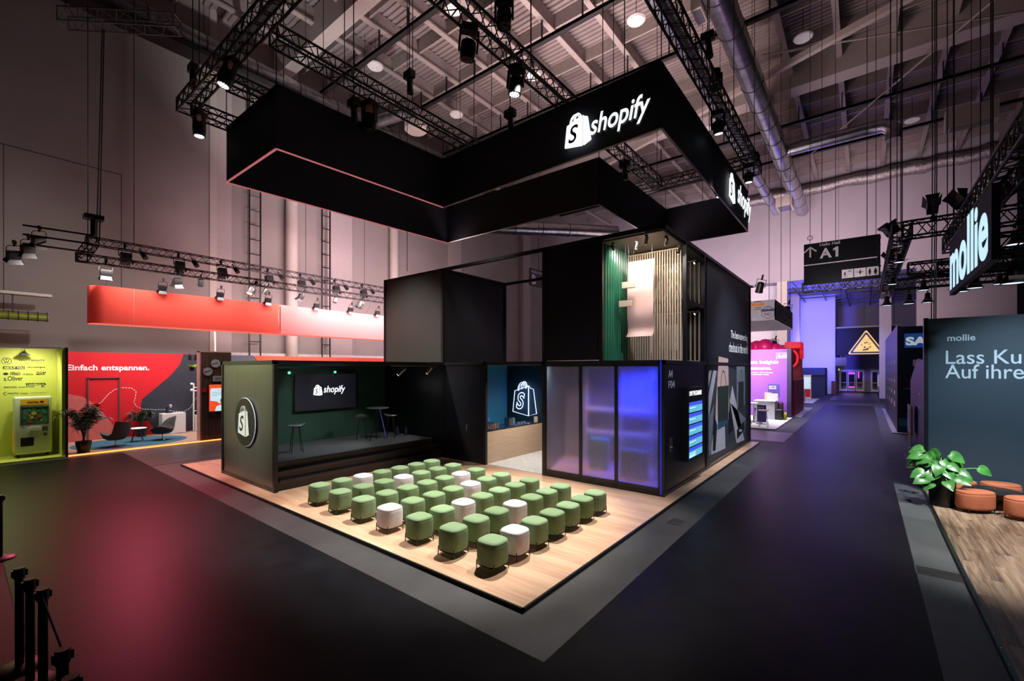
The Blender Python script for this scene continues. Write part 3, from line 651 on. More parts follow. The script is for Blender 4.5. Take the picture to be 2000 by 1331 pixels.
# kiosk screen on right wall
t = thing('info_screen', 'upright info screen showing a programme of blue cards beside A4 F04', 'screen', (XR+.1, 11.95, .8))
MB().box(XR+.02, 11.25, .62, XR+.14, 12.60, 2.45).build('housing', M_fix, t, False)
M_cd = mat('screen_blue_card', (.1, .4, .7), .5, emis=(.16, .60, .80), estr=.75); M_ch = mat('screen_blue_header', (.1, .15, .8), .5, emis=(.05, .10, .85), estr=.8)
fr = lambda y, z: (V3((XR+.1405, y, z)), (0, 1, 0), (0, 0, 1))
mb = MB(); mh = MB(); mw = MB()
for k in range(5):
    zt = 2.08-k*.285
    mh.prism([(0, 0), (1.13, 0), (1.13, -.09), (0, -.09)], fr(11.36, zt), .002); mb.prism([(0, -.09), (1.13, -.09), (1.13, -.255), (0, -.255)], fr(11.36, zt), .002)
mb.build('session_card', M_cd, t, False); mh.build('card_header', M_ch, t, False)
text(mw, 'OWT PROGRAMME', fr(11.38, 2.24), 1.05, .12, .002, 0, .01); text(mw, 'SESSIONS', fr(11.38, .70), .5, .06, .002)
for k in range(5): mw.prism([(0, 0), (.5, 0), (.5, .012), (0, .012)], fr(11.4, 1.93-k*.285), .003)
mw.build('screen_writing', M_glow, t, False)
mb = MB(); text(mb, 'A4', (V3((XR+.022, 10.22, 2.72)), (0, 1, 0), (0, 0, 1)), .27, .17, .004, 0, .0); text(mb, 'F04', (V3((XR+.022, 10.22, 2.47)), (0, 1, 0), (0, 0, 1)), .42, .17, .004)
mb.build('hall_number', M_print, B, False)
t = thing('door_handle', 'small dark keypad handle on the blue black wall under A4 F04', 'handle', (XR+.03, 10.33, 1.05))
MB().box(XR+.02, 10.25, 1.0, XR+.045, 10.42, 1.32).build('backplate', M_grey, t, False); MB().cyl((XR+.045, 10.33, 1.1), (XR+.08, 10.33, 1.1), .03, n=12).build('knob', M_chrome, t)
# printed wall: lettering and picture
fr = lambda y, z: (V3((XR+.022, y, z)), (0, 1, 0), (0, 0, 1))
mb = MB(); text(mb, 'The best-converting', fr(16.30, 3.88), 2.75, .34, .003); text(mb, 'checkout in the world', fr(16.05, 3.48), 3.0, .34, .003); mb.build('slogan', M_printw, B, False)
bag(fr(18.72, 5.50), .46, .003, M_printw, M_dk, B)
M_cols = [mat('print_asphalt', (.030, .038, .050), .5, var=.3, scale=4), mat('print_stripe', (.42, .41, .48), .5, var=.18, scale=8), mat('print_skin', (.50, .34, .31), .5), mat('print_bag_green', (.016, .028, .024), .5, var=.3),
          mat('print_slate', (.16, .19, .24), .5, var=.2), mat('print_black', (.004, .005, .008), .5), mat('print_blue', (.02, .07, .12), .5)]
Pp = thing('wall_poster', 'tall picture of a green bag held over a zebra crossing on the right wall', 'poster', (XR+.03, 16.2, .2))
mb = MB(); U0 = 13.55
def pq(i, pts, d=.003): mb.mi(i).prism(pts, (V3((XR+.022, U0, .25)), (0, 1, 0), (0, 0, 1)), d)
# u 0..5.3 (y), v 0..3.05 (z)
pq(0, [(0, 0), (5.2, 0), (5.2, 2.5), (0, 2.9)])
pq(1, [(.15, .15), (2.0, .10), (1.85, 1.35), (1.0, 1.45)], .004); pq(1, [(3.6, .05), (4.9, .0), (2.95, 2.1), (2.6, 1.6)], .004)
pq(1, [(0, 1.2), (.9, 2.6), (.55, 2.65), (0, 1.9)], .004); pq(1, [(0, 2.15), (.45, 2.75), (.25, 2.8), (0, 2.5)], .004)
pq(4, [(2.75, 1.5), (5.1, .8), (4.9, .3), (3.9, .5)], .004)
pq(4, [(0, .15), (.25, .15), (.6, 1.6), (0, 1.2)], .004)
pq(2, [(1.15, 3.05), (2.35, 3.0), (2.5, 1.5), (2.45, .95), (2.2, 1.1), (2.25, 2.1), (1.15, 2.1), (.95, 1.2), (.72, .95), (.80, 1.5)], .006)
pq(3, [(1.05, 1.02), (2.35, 1.02), (2.42, 2.12), (.98, 2.12)], .009); pq(6, [(1.0, .80), (2.2, .85), (2.3, 1.04), (1.05, 1.04)], .008)
mb.mi(3)
ribbon(mb, arc_pts(1.7, 2.1, .32, .5, PI, 0, 10), .035, (V3((XR+.022, U0, .25)), (0, 1, 0), (0, 0, 1)), .010)
pq(5, [(.45, .25), (.75, .2), (.95, .95), (.6, 1.3)], .007); pq(5, [(2.4, .5), (3.1, .6), (2.7, 1.5), (2.4, 1.2)], .007); pq(5, [(0, 2.62), (1.1, 2.62), (1.1, 3.05), (0, 3.05)], .005)
pq(4, [(3.6, 1.3), (4.95, 1.3), (4.95, 2.75), (3.6, 2.75)], .007); pq(3, [(3.85, 1.25), (4.75, 1.25), (4.75, 2.2), (3.85, 2.2)], .009)
mb.mi(3); ribbon(mb, arc_pts(4.3, 2.2, .2, .42, PI, 0, 8), .03, (V3((XR+.022, U0, .25)), (0, 1, 0), (0, 0, 1)), .010)
pq(5, [(3.65, .18), (4.85, .38), (4.85, .72), (3.65, .52)], .010)
mb.build('picture', M_cols, Pp, False)
mb = MB(); text(mb, 'Shop', (V3((XR+.034, U0+3.95, .62)), (0, 1, 0), (0, 0, 1)), .5, .12, .002); mb.prism([(.15, -.14), (2.9, -.14), (2.9, -.115), (.15, -.115)], (V3((XR+.022, U0, .25)), (0, 1, 0), (0, 0, 1)), .003); mb.build('caption', M_printw, Pp, False)
# counter and things on it
M_ash = wood('pale_counter_wood', (.46, .31, .205), (.56, .40, .275), 'y', 3, .6, .4, .8)
t = thing('bar_counter', 'pale wood bar counter with black top inside the stand opening', 'counter', (-9.15, 11.4, .05))
MB().box(-9.45, 10.0, .056, -8.85, 12.95, 1.03).build('body', M_ash, t, False)
MB().box(-9.52, 9.99, 1.03, -8.84, 12.97, 1.06).build('worktop', mat('black_gloss_top', (.01, .02, .035), .15), t, False)
M_gl = mat('clear_glass', (.8, .85, .88), .08, trans=.9)
cols = [(.35, .06, .03), (.45, .10, .08), (.5, .25, .22), (.75, .30, .02), (.40, .14, .16)]
names = ['dark red', 'deep pink', 'pale pink', 'orange', 'rose']
for i in range(5):
    y = 10.12+i*.115; t = thing('snack_jar', 'glass jar of %s snacks on the bar counter' % names[i], 'jar', (-8.95, y, 1.06), 'snack jars on the bar')
    MB().cyl((-8.95, y, 1.062), (-8.95, y, 1.23), .045, n=16).build('glass', M_gl, t); MB().cyl((-8.95, y, 1.066), (-8.95, y, 1.20), .040, n=12).build('snacks', mat('snack_%d' % i, cols[i], .6, var=.5, scale=40), t)
    MB().cyl((-8.95, y, 1.23), (-8.95, y, 1.25), .048, n=16).build('lid', M_chrome, t)
gl = thing('drinking_glass', 'upturned drinking glass on the bar behind the snack jars', 'glass', (0, 0, 0), 'glasses behind the snack jars')
MB().lathe([(.03, 0), (.038, .11), (.034, .11), (.027, .006)], n=14).build('bowl', M_gl, gl)
for i in range(6):
    o = gl if i == 0 else dup(gl); o.location = (-9.12-(i % 2)*.09, 10.08+(i//2)*.13, 1.27)
tag(MB().box(-9.2, 10.02, 1.24, -9.0, 10.45, 1.262).box(-9.2, 10.02, 1.06, -9.18, 10.45, 1.24).box(-9.02, 10.02, 1.06, -9.0, 10.45, 1.24).build('glass_tray', M_fix, None, False), 'low black riser carrying the glasses on the bar', 'tray')
t = thing('coffee_grinder', 'dark metal coffee grinder on the bar below the neon bag', 'coffee grinder', (-9.15, 11.5, 1.06))
MB().box(-9.25, 11.3, 1.062, -9.05, 11.48, 1.30).build('body', M_grey, t, False); MB().box(-9.26, 11.29, 1.30, -9.04, 11.49, 1.315).build('lid', M_chrome, t, False); MB().cyl((-9.15, 11.62, 1.062), (-9.15, 11.62, 1.28), .07, n=16).build('hopper', M_gl, t)
t = thing('tea_set', 'heap of small glass cups on the bar right of the grinder', 'cups', (-9.1, 12.05, 1.06))
for k in range(5): MB().lathe([(.025, 0), (.04, .06), (.036, .06), (.02, .005)], (-9.12+.07*(k % 2), 11.9+k*.075, 1.062), 12).build('cup', M_gl, t)
tag(MB().cyl((-9.0, 12.72, 1.061), (-9.0, 12.72, 1.24), .075, n=20).build('wooden_canister', M_ash, None), 'round wooden canister at the right end of the bar', 'canister')
# neon bag
M_neon = mat('neon_tube', (1, 1, 1), .5, emis=(.55, .68, 1), estr=2.2)
t = thing('neon_sign', 'white blue neon outline of a shopping bag above the bar', 'neon sign', (-9.75, YB-.05, 1.2))
f = (V3((-10.27, YB-.08, 1.20)), (1, 0, 0), (0, 0, 1)); h = 1.22
def fp(a, b): return f[0]+V3(f[1])*(a*h)+V3(f[2])*(b*h)
R_ = .011
MB().tube([fp(a, b) for a, b in BAG_L], R_, 6, True).build('neon_front', M_neon, t)
MB().tube([fp(a, b) for a, b in [(.60, 0), (.60, .905), (.665, .83), (.775, .80), (.885, .085)]], R_, 6, True).build('neon_side', M_neon, t)
mb = MB()
for (cx, rx, ry) in ((.36, .17, .26), (.36, .13, .21), (.44, .12, .24), (.46, .08, .2)): mb.tube([fp(a, b) for a, b in arc_pts(cx, .74+(cx-.36)*.6, rx, ry, PI, PI*.1, 10)], R_*.8, 6)
mb.build('neon_handles', M_neon, t)
mb = MB(); text(mb, 'S', (fp(.13, .18)-V3((0, .01, 0)), (1, 0, 0), (0, 0, 1)), h*.33, h*.52, .003, .25, .03, 1.0, .018); mb.build('neon_letter', M_neon, t)
area((-9.75, YB-.25, 1.8), (-9.75, YB, 1.8), 3, (.1, .3, 1), .8, 1.0)

# ------------------------------------------------------------------ stools on the platform
def super_ring(h, e, z, n=32, rx=None):
    out = []
    for i in range(n):
        a = 2*PI*(i+.5)/n; c, s_ = math.cos(a), math.sin(a)
        out.append(((abs(c)**(2/e))*math.copysign(h, c), (abs(s_)**(2/e))*math.copysign(rx or h, s_), z))
    return out
def make_stool(m, kind):
    t = thing('pouf_stool', '', 'stool', (0, 0, 0))
    prof = [(.150, .085), (.185, .088), (.196, .10), (.200, .16), (.200, .32), (.199, .36), (.196, .375), (.1945, .378), (.196, .381), (.193, .40), (.182, .416), (.160, .427), (.11, .434), (.05, .437)]
    MB().rings([super_ring(h, 3.2, z) for h, z in prof]).build('cushion', m, t, ang=60)
    MB().tube([(x, y, .082) for x, y, _ in super_ring(.188, 3.4, 0, 24)], .007, 6, True).build('frame_ring', M_black, t)
    for sx in (-1, 1):
        for sy in (-1, 1): MB().cyl((sx*.163, sy*.163, 0), (sx*.163, sy*.163, .135), .0075, n=8).build('leg', M_black, t)
    return t
SG = make_stool(M_green, 'green'); SG2 = make_stool(M_green2, 'green'); SW = make_stool(M_white, 'white')
used = set(); WH = {(0, 2), (1, 3), (3, 0), (2, 5), (3, 4), (4, 2), (5, 3), (6, 1)}
ordn = ['nearest', 'second', 'third', 'fourth', 'fifth', 'sixth', 'farthest']
row = ['in the row along the stage steps', 'in the second row from the stage steps', 'in the third row from the stage steps', 'in the middle row', 'in the third row from the right', 'in the second row from the right', 'in the rightmost row']
for i in range(7):
    for j in range(7):
        wh = (i, j) in WH; src = SW if wh else (SG2 if random.random() < .4 else SG)
        lab = '%s fabric pouf stool, %s %s' % ('white' if wh else 'green', ordn[j], row[i])
        lab = lab.replace(', nearest', ', nearest the camera').replace(', farthest', ', farthest from camera') if j in (0, 6) else lab.replace(' '+row[i], ' from the front '+row[i])
        loc = (-9.04+i*.808, 4.85+j*.52, .051)
        o = src if src.name not in used else dup(src)
        used.add(src.name); o.location = loc; o['label'] = lab; o['group'] = 'pouf stools in rows on the oak platform'
        o.rotation_euler.z = random.uniform(-.05, .05)
# ------------------------------------------------------------------ stage furniture
M_seat = mat('dark_satin_seat', (.26, .26, .27), .30, .7)
def make_barstool(seatm, legm, seat='shell'):
    t = thing('bar_stool', '', 'bar stool', (0, 0, 0))
    rings = []
    for r, z in ((.03, .70), (.12, .705), (.18, .72), (.205, .745), (.20, .752), (.17, .735), (.10, .722), (.02, .72)):
        rings.append([(r*math.cos(a)*1.05, r*math.sin(a)*.92, z+(.05*max(0, math.cos(a))**2 if r > .15 else 0)) for a in [2*PI*k/28 for k in range(28)]])
    MB().rings(rings).build('seat', seatm, t)
    for a in range(4):
        q = a*PI/2+PI/4; MB().cyl((.10*math.cos(q), .10*math.sin(q), .71), (.21*math.cos(q), .21*math.sin(q), 0), .011, .009, 8).build('leg', legm, t)
    MB().tube([(.182*math.cos(k*PI/2+PI/4), .182*math.sin(k*PI/2+PI/4), .20) for k in range(4)], .007, 6, True).build('footrest', legm, t)
    return t
bs = make_barstool(M_seat, M_black)
for i, (x, y, lab) in enumerate(((-12.35, 5.05, 'black bar stool partly hidden by the stage front post'), (-12.15, 5.85, 'black bar stool at the left of the stage, below the screen'),
                                 (-12.75, 8.25, 'black bar stool left of the high table on stage'), (-12.3, 9.05, 'black bar stool right of the high table on stage'))):
    o = bs if i == 0 else dup(bs); o.location = (x, y, .626); o['label'] = lab; o['group'] = 'bar stools on the stage'; o.rotation_euler.z = i*1.3
t = thing('high_table', 'round black high table with splayed legs on the stage', 'table', (-12.15, 8.45, .626))
MB().lathe([(.33, 1.03), (.35, 1.035), (.35, 1.05), (.34, 1.055)], (-12.15, 8.45, .626), 40).build('table_top', M_seat, t)
for k in range(3):
    a = k*2*PI/3+.55; MB().cyl((-12.15+.06*math.cos(a), 8.45+.06*math.sin(a), 1.66), (-12.15+.30*math.cos(a), 8.45+.30*math.sin(a), .627), .018, .013, 10).build('leg', mat('violet_glow_leg', (.12, .11, .45), .4, emis=(.1, .1, .5), estr=.12) if k == 0 else M_black, t)  # one black leg gets violet colour and glow, imitating light on it
for i, (x, y) in enumerate(((-12.6, 9.55), (-12.35, 9.72))):
    t = thing('water_bottle', 'dark bottle standing at the rear end of the stage', 'bottle', (x, y, .626), 'dark bottles at the rear of the stage')
    MB().lathe([(.05, 0), (.055, .02), (.055, .2), (.02, .28), (.018, .33)], (x, y, .626), 14).build('body', mat('dark_violet_glass', (.03, .03, .08), .2), t)
track_spot((-12.0, 5.62, 2.78), (-13.7, 6.9, 2.3), 'black spotlight with green light above the left edge of the screen', led=1, power=30, L_=.30, r=.05)
track_spot((-12.0, 6.88, 2.78), (-13.7, 7.6, 2.2), 'black spotlight with green light above the middle of the screen', led=1, power=30, L_=.30, r=.05)
track_spot((-11.0, 8.5, 2.83), (-12.3, 7.0, 1.0), 'grey spotlight in the dark part of the stage, left one', M_grey, power=110, ang=60, L_=.30, r=.05)
track_spot((-11.0, 9.6, 2.86), (-12.3, 8.6, .8), 'grey lit spotlight at the right end of the stage', M_grey, power=110, ang=70, L_=.26, r=.05)
tag(MB().box(-12.03, 5.2, 2.93, -11.97, 7.4, 2.97).build('light_track', M_black, None, False), 'black lighting track over the stage, near the screen', 'light track')
tag(MB().box(-11.03, 8.1, 2.98, -10.97, 9.9, 3.02).build('light_track', M_grey, None, False), 'grey lighting track at the right end of the stage', 'light track')
spot((-11.3, 6.6, 2.95), (-12.6, 6.4, .6), 120, (.9, .95, 1), 110, .7, .05)
spot((-10.9, 5.2, 3.0), (-13.6, 6.6, 1.4), 60, (.8, 1, .9), 90, .8, .05)

# ------------------------------------------------------------------ hanging banner
H = thing('hanging_banner', 'L shaped black fabric banner ring with lit shopify logos above the stand', 'banner', (-8.6, 12, 8.2))
V = [(-3.57, 9.93, 8.35, 9.87), (-10.71, 9.93, 8.18, 9.76), (-10.6, 4.64, 8.01, 9.5), (-13.6, 4.64, 8.02, 9.53), (-13.78, 13.0, 8.25, 9.75), (-6.75, 13.1, 8.28, 9.8), (-6.75, 19.3, 8.28, 9.85), (-3.53, 19.25, 8.26, 9.82)]
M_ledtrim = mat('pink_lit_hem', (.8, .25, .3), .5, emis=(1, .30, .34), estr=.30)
M_hem = mat('pale_hem', (.35, .30, .30), .5)
for k in range(8):
    a = V[k]; b = V[(k+1) % 8]; d = V3((b[0]-a[0], b[1]-a[1], 0)).normalized(); n_ = V3((-d.y, d.x, 0))*-.03
    vs = []
    for q in (a, b):
        for z in (q[2], q[3]):
            for s_ in (0, 1): vs.append((q[0]+n_.x*s_, q[1]+n_.y*s_, z))
    MB().add(vs, [(0, 4, 6, 2), (1, 3, 7, 5), (0, 1, 5, 4), (2, 6, 7, 3), (0, 2, 3, 1), (4, 5, 7, 6)]).build('fabric_face', M_fabric, H, False)
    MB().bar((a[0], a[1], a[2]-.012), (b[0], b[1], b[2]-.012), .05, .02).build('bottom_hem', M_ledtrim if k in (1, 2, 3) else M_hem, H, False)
mb = MB()
for k in range(8):
    a = V[k]; b = V[(k+1) % 8]
    mb.bar((a[0], a[1], a[3]-.05), (b[0], b[1], b[3]-.05), .04)
mb.build('frame_tube', M_black, H, False)
def fascia(pA, pB, bagw, texts):
    pass
u = V3((1, 0, .018)).normalized()
fr = (V3((-6.03, 9.86, 8.52)), u, V3((0, 0, 1)))
bag(fr, .84, .05, M_glow, M_fabric, H, 'lit_bag_emblem')
mb = MB(); text(mb, 'shopify', (V3((-5.29, 9.80, 8.53)), u, (0, 0, 1)), 1.52, .64, .006, .24, .012, 1.0); mb.build('lit_word', M_glow, H, False)
M_sidel = mat('grey_letter_return', (.30, .33, .36), .5)
mb = MB(); text(mb, 'shopify', (V3((-5.29, 9.885, 8.53)), u, (0, 0, 1)), 1.52, .64, .08, .24, .012, 1.0); mb.build('letter_return', M_sidel, H, False)
u2 = V3((0, 1, -.004)).normalized()
bag((V3((-3.47, 15.85, 8.50)), u2, V3((0, 0, 1))), .95, .02, M_glow, M_fabric, H, 'lit_bag_emblem')
mb = MB(); text(mb, 'shopify', (V3((-3.43, 16.95, 8.48)), u2, (0, 0, 1)), 2.3, .95, .006, .24, .006, 1.0); mb.build('lit_word', M_glow, H, False)
mb = MB(); text(mb, 'shopify', (V3((-3.50, 16.95, 8.48)), u2, (0, 0, 1)), 2.3, .95, .065, .24, .006, 1.0); mb.build('letter_return', M_sidel, H, False)
mb = MB()
for (x, y, _, z) in V: mb.cyl((x, y, z), (x, y, 11.0), .012, n=5)
mb.build('suspension_wire', M_cable, H)
# ================================================================== TRUSSES AND FIXTURES
def truss(label, p0, p1, s=.30, bay=.45, group=None, m=M_truss, cables=(), r=.030, top=21.19):
    p0, p1 = V3(p0), V3(p1); d = (p1-p0); L_ = d.length; d.normalize(); up = V3((0, 0, 1)); a = d.cross(up).normalized()*s/2; b = up*s/2
    t = thing('lighting_truss', label, 'truss', (p0+p1)/2, group)
    mb = MB(); cs = [a+b, b-a, -a-b, a-b]
    for c in cs: mb.cyl(p0+c, p1+c, r, n=8)
    mb.build('chord_tubes', m, t)
    mb = MB(); n = max(1, round(L_/bay)); q = L_/n
    for i in range(n):
        A = p0+d*(q*i); Bp = p0+d*(q*(i+1)); Cm = p0+d*(q*(i+.5))
        for k in range(4):
            c0, c1 = cs[k], cs[(k+1) % 4]
            mb.cyl(A+c0, Cm+c1, r*.48, n=4, cap=False); mb.cyl(Cm+c1, Bp+c0, r*.48, n=4, cap=False)
    for P_ in (p0, p1):
        for k in range(4): mb.cyl(P_+cs[k], P_+cs[(k+1) % 4], r*.8, n=6)
    mb.build('lattice', m, t)
    if cables:
        mb = MB()
        for f in cables: p = p0+d*(L_*f); mb.cyl(p+b, (p.x, p.y, top), .012, n=5)
        mb.build('suspension_cable', M_cable, t)
    return t
TZ = 10.3
truss('black truss across the front of the hanging banner, rising to the top edge', (-15.0, 4.05, TZ), (-2.6, 4.05, TZ), .34, cables=(.1, .5, .9))
truss('short black truss from the front corner running behind the banner', (-14.9, 4.25, TZ), (-14.9, 12.0, TZ), .34, cables=(.5,))
truss('black truss behind the left face of the banner', (-12.75, 4.4, TZ), (-12.75, 9.0, TZ), .34, cables=(.3,))
truss('long black truss from upper left to the middle of the banner', (-10.2, 4.4, TZ), (-10.2, 13.0, TZ), .36, cables=(.2, .45, .75))
truss('long black truss passing behind the shopify face of the banner', (-6.45, 4.3, TZ), (-6.45, 17.5, TZ), .36, cables=(.35, .7))
truss('long black truss along the right side above the banner', (-3.15, 4.3, TZ), (-3.15, 18.6, TZ), .36, cables=(.4, .75, .98))
truss('black cross truss seen inside the right end of the banner', (-7.4, 17.6, TZ), (-2.9, 17.6, TZ), .32, cables=(.2,))
# upper left silver truss
truss('thin silver truss hanging high before the side wall at top left', (-23.0, 2.5, 15.8), (-20.4, 5.3, 16.0), .5, .6, m=mat('silver_truss', (.22, .21, .22), .35, .8), cables=(.02, .98), r=.03, top=21)
mb = MB().cyl((-20.9, 3.1, 7.35), (-22.2, 3.45, 15.6), .02, n=5).cyl((-20.75, 3.15, 7.35), (-22.2, 3.5, 15.6), .02, n=5)
tag(mb.build('suspension_cable', M_cable, None), 'pair of black cables from the silver truss down to the left truss', 'cable')

M_led = mat('led_array_white', (1, 1, 1), .4, emis=(.86, 1, .98), estr=5)
def moving_head(lit):
    t = thing('moving_head_light', '', 'stage light', (0, 0, 0))
    MB().box(-.17, -.13, -.14, .17, .13, 0).build('base', M_fix, t, False)
    MB().box(-.21, -.05, -.50, -.17, .05, -.10).build('yoke_arm', M_fix, t, False); MB().box(.17, -.05, -.50, .21, .05, -.10).build('yoke_arm', M_fix, t, False)
    MB().lathe([(.10, -.28), (.155, -.32), (.165, -.46), (.15, -.60), (.155, -.66), (.13, -.665)], n=20).build('head', M_fix, t)
    if lit:
        mb = MB().mi(0).cyl((0, 0, -.66), (0, 0, -.668), .125, n=18).mi(1)
        for r, n in ((0, 1), (.05, 6), (.10, 12)):
            for k in range(n): a = k*2*PI/n; mb.cyl((r*math.cos(a), r*math.sin(a), -.668), (r*math.cos(a), r*math.sin(a), -.675), .017, n=8)
        mb.build('led_lens', [M_fix, M_led], t)
    else: MB().cyl((0, 0, -.66), (0, 0, -.69), .10, .08, n=18).build('lens', mat('dark_lens', (.02, .022, .028), .5), t)
    return t
MH, MHD = moving_head(True), moving_head(False)
uu = set()
def place(src, loc, rz, label, rx=0, ry=0, s=1, group=None):
    o = src if src.name not in uu else dup(src)
    uu.add(src.name); o.location = loc; o.rotation_euler = (rx, ry, rz); o['label'] = label; o.scale = (s, s, s)
    if group: o['group'] = group
    return o
G1 = 'moving lights on the trusses over the stand'
place(MH, (-6.45, 8.35, TZ-.18), .3, 'lit moving light pointing down left of the shopify letters', .0, .1, 1, G1)
place(MH, (-11.5, 4.05, TZ-.18), .3, 'lit moving light under the front truss, upper left', -.2, .2, 1, G1)
place(MH, (-14.6, 4.3, TZ-.18), .3, 'lit moving light at the corner of the front truss', 0, 0, 1, G1)
place(MHD, (-6.45, 6.75, TZ-.18), .8, 'unlit moving light at the top edge above the logo', .2, .1, 1, G1)
place(MHD, (-10.45, 7.0, TZ-.18), .2, 'long unlit moving light hanging above the banner left of centre', 0, 0, 1.15, G1)
place(MHD, (-6.15, 7.5, TZ+.75), .5, 'unlit light clamped above the truss at the top edge', 0, 0, 1, G1)
place(MH, (-3.2, 13.3, TZ-.18), 0, 'lit moving light halfway down the right truss', .2, 0, .9, G1)
place(MH, (-3.2, 17.5, TZ-.18), 0, 'lit moving light at the far corner of the right truss', .1, 0, .9, G1)
place(MH, (-4.1, 17.3, TZ-.55), 0, 'lit moving light seen inside the right end of the banner', 0, 0, .9, G1)
place(MHD, (-3.15, 12.9, TZ+.2), 0, 'unlit lamp sitting on the right truss', PI, 0, .8, G1)
place(MHD, (-4.2, 14.9, TZ-.1), 0, 'unlit lamp hanging over the banner rear face on the right', 0, 0, .9, G1)
# chain hoists
def hoist(loc, top, label, red=False):
    t = thing('chain_hoist', label, 'chain hoist', loc)
    x, y, z = loc
    MB().box(x-.16, y-.09, z, x+.16, y+.09, z+.2).cyl((x, y, z+.05), (x+.05, y, z-.45), .075, .09, n=12).build('motor', M_fix, t)
    MB().cyl((x, y, z+.2), (x, y, top), .014, n=5).build('chain', M_cable, t)
    MB().tube([(x, y, z+.2), (x+.06, y, z+.27), (x, y, z+.34), (x-.06, y, z+.27)], .012, 5, True).build('hook', mat('red_hook', (.35, .02, .03), .5) if red else M_grey, t)
hoist((-10.2, 8.15, 11.25), 20.3, 'black chain hoist above the truss in front of the duct outlet')
hoist((-3.2, 12.3, 11.5), 20.3, 'black chain hoist above the right truss')
hoist((-14.8, 4.2, 11.3), 20.3, 'black chain hoist above the front truss corner')
hoist((-7.9, 9.9, 10.1), 20.3, 'chain hoist with red hook over the shopify face', True)
hoist((-10.4, 6.5, 9.75), 20.3, 'chain hoist with red body resting over the left banner face', True)
hoist((-6.5, 14.5, 9.9), 20.3, 'chain hoist hanging inside the banner behind the logo', True)
for (x, y, a) in ((-5.0, 9.9, 9.8), (-8.6, 9.9, 9.8), (-12.2, 4.64, 9.5), (-5.2, 19.2, 9.8), (-3.6, 14, 9.8), (-9.5, 13.1, 9.8), (-7.6, 17, 10.4), (-12.0, 9.5, 6.2), (-13.1, 13.1, 9.7)):
    tag(MB().cyl((x, y, a), (x, y, 21.19), .012, n=4).build('suspension_wire', M_cable, None), 'thin dark wire dropping from the roof behind the black stand banner', 'wire', 'thin wires hanging from the roof over the stand')

# ---- lighting rig over the red lounge stand
truss('front truss with stage lights above the red lightbox, lower one', (-20.0, 2.5, 6.55), (-20.0, 15.2, 6.55), .26, .4, cables=(.02,), r=.018)
truss('rear truss with stage lights above the red lightbox, upper one', (-21.4, 2.9, 7.45), (-21.4, 16.0, 7.40), .26, .4, cables=(.1, .4, .6, .85), r=.018)
truss('short slanted truss joining the two trusses at far left', (-20.0, 2.6, 6.55), (-21.4, 3.1, 7.45), .28, .4, r=.018)
mb = MB()
for dz in (0, .3, .6): mb.cyl((-21.4, 1.4, 7.6-dz), (-20.7, 3.0, 7.5-dz), .03, n=8)
tag(mb.build('pipe_outrigger', M_truss, None), 'three black pipes reaching left from the truss corner', 'pipe')
tag(MB().cyl((-20.75, 3.0, 7.5), (-20.75, 3.0, 8.1), .08, n=10).box(-20.95, 2.75, 8.05, -20.55, 3.25, 8.2).build('truss_head', M_fix, None), 'black motor block on the truss corner at left', 'chain hoist')
def profile_lamp(lit=False, doors=True, bright=6):
    t = thing('stage_lamp', '', 'stage light', (0, 0, 0))
    MB().box(-.10, -.14, -.42, .10, .14, -.20).build('housing', M_fix, t, False)
    MB().tube([(0, -.17, -.30), (0, -.17, -.06), (0, -.12, 0), (0, .12, 0), (0, .17, -.06), (0, .17, -.30)], .012, 6).build('yoke', M_fix, t)
    MB().cyl((0, 0, -.02), (0, 0, .14), .03, n=8).box(-.06, -.03, .06, .06, .03, .16).build('clamp', M_fix, t)
    MB().box(-.085, -.12, -.425, .085, .12, -.415).build('lens', mat('lit_lens_%d' % bright, (1, 1, 1), .4, emis=(.92, .95, 1), estr=bright) if lit else mat('dark_lens', (.02, .022, .028), .5), t, False)
    if doors:
        for sx in (-1, 1): MB().add([(sx*.10, -.13, -.42), (sx*.10, .13, -.42), (sx*.17, .16, -.55), (sx*.17, -.16, -.55)], [(0, 1, 2, 3)]).build('barn_door', M_grey if sx > 0 else M_fix, t, False)
        for sy in (-1, 1): MB().add([(-.10, sy*.14, -.42), (.10, sy*.14, -.42), (.13, sy*.2, -.52), (-.13, sy*.2, -.52)], [(0, 1, 2, 3)]).build('barn_door', M_fix, t, False)
    return t
PL, PLL = profile_lamp(False), profile_lamp(True)
def par_can():
    t = thing('par_lamp', '', 'stage light', (0, 0, 0))
    MB().lathe([(.05, -.10), (.09, -.12), (.10, -.36), (.105, -.40)], n=16).build('can', M_fix, t)
    MB().lathe([(.095, -.385), (.095, -.395)], n=16).build('lens', mat('dark_lens', (.02, .022, .028), .5), t)
    MB().tube([(-.12, 0, -.25), (-.12, 0, -.02), (.12, 0, -.02), (.12, 0, -.25)], .010, 6).build('yoke', M_fix, t)
    MB().cyl((0, 0, -.03), (0, 0, .12), .025, n=8).build('clamp', M_fix, t)
    return t
PC = par_can()
G2 = 'stage lights on the trusses over the red lightbox'
pos = ['first', 'second', 'third', 'fourth', 'fifth', 'sixth', 'seventh', 'eighth']
for i, y in enumerate((3.95, 5.6, 7.1, 9.0, 10.5, 12.3, 13.9)):
    place(PL, (-21.4, y, 7.36), 0, '%s barn door lamp from the left on the upper truss over the lightbox' % pos[i], 0, -.35, 1.1, G2)
    place(PC, (-21.35, y+.45, 7.36), 0, '%s small can lamp from the left on the upper truss' % pos[i], .3, -.6, .9, G2)
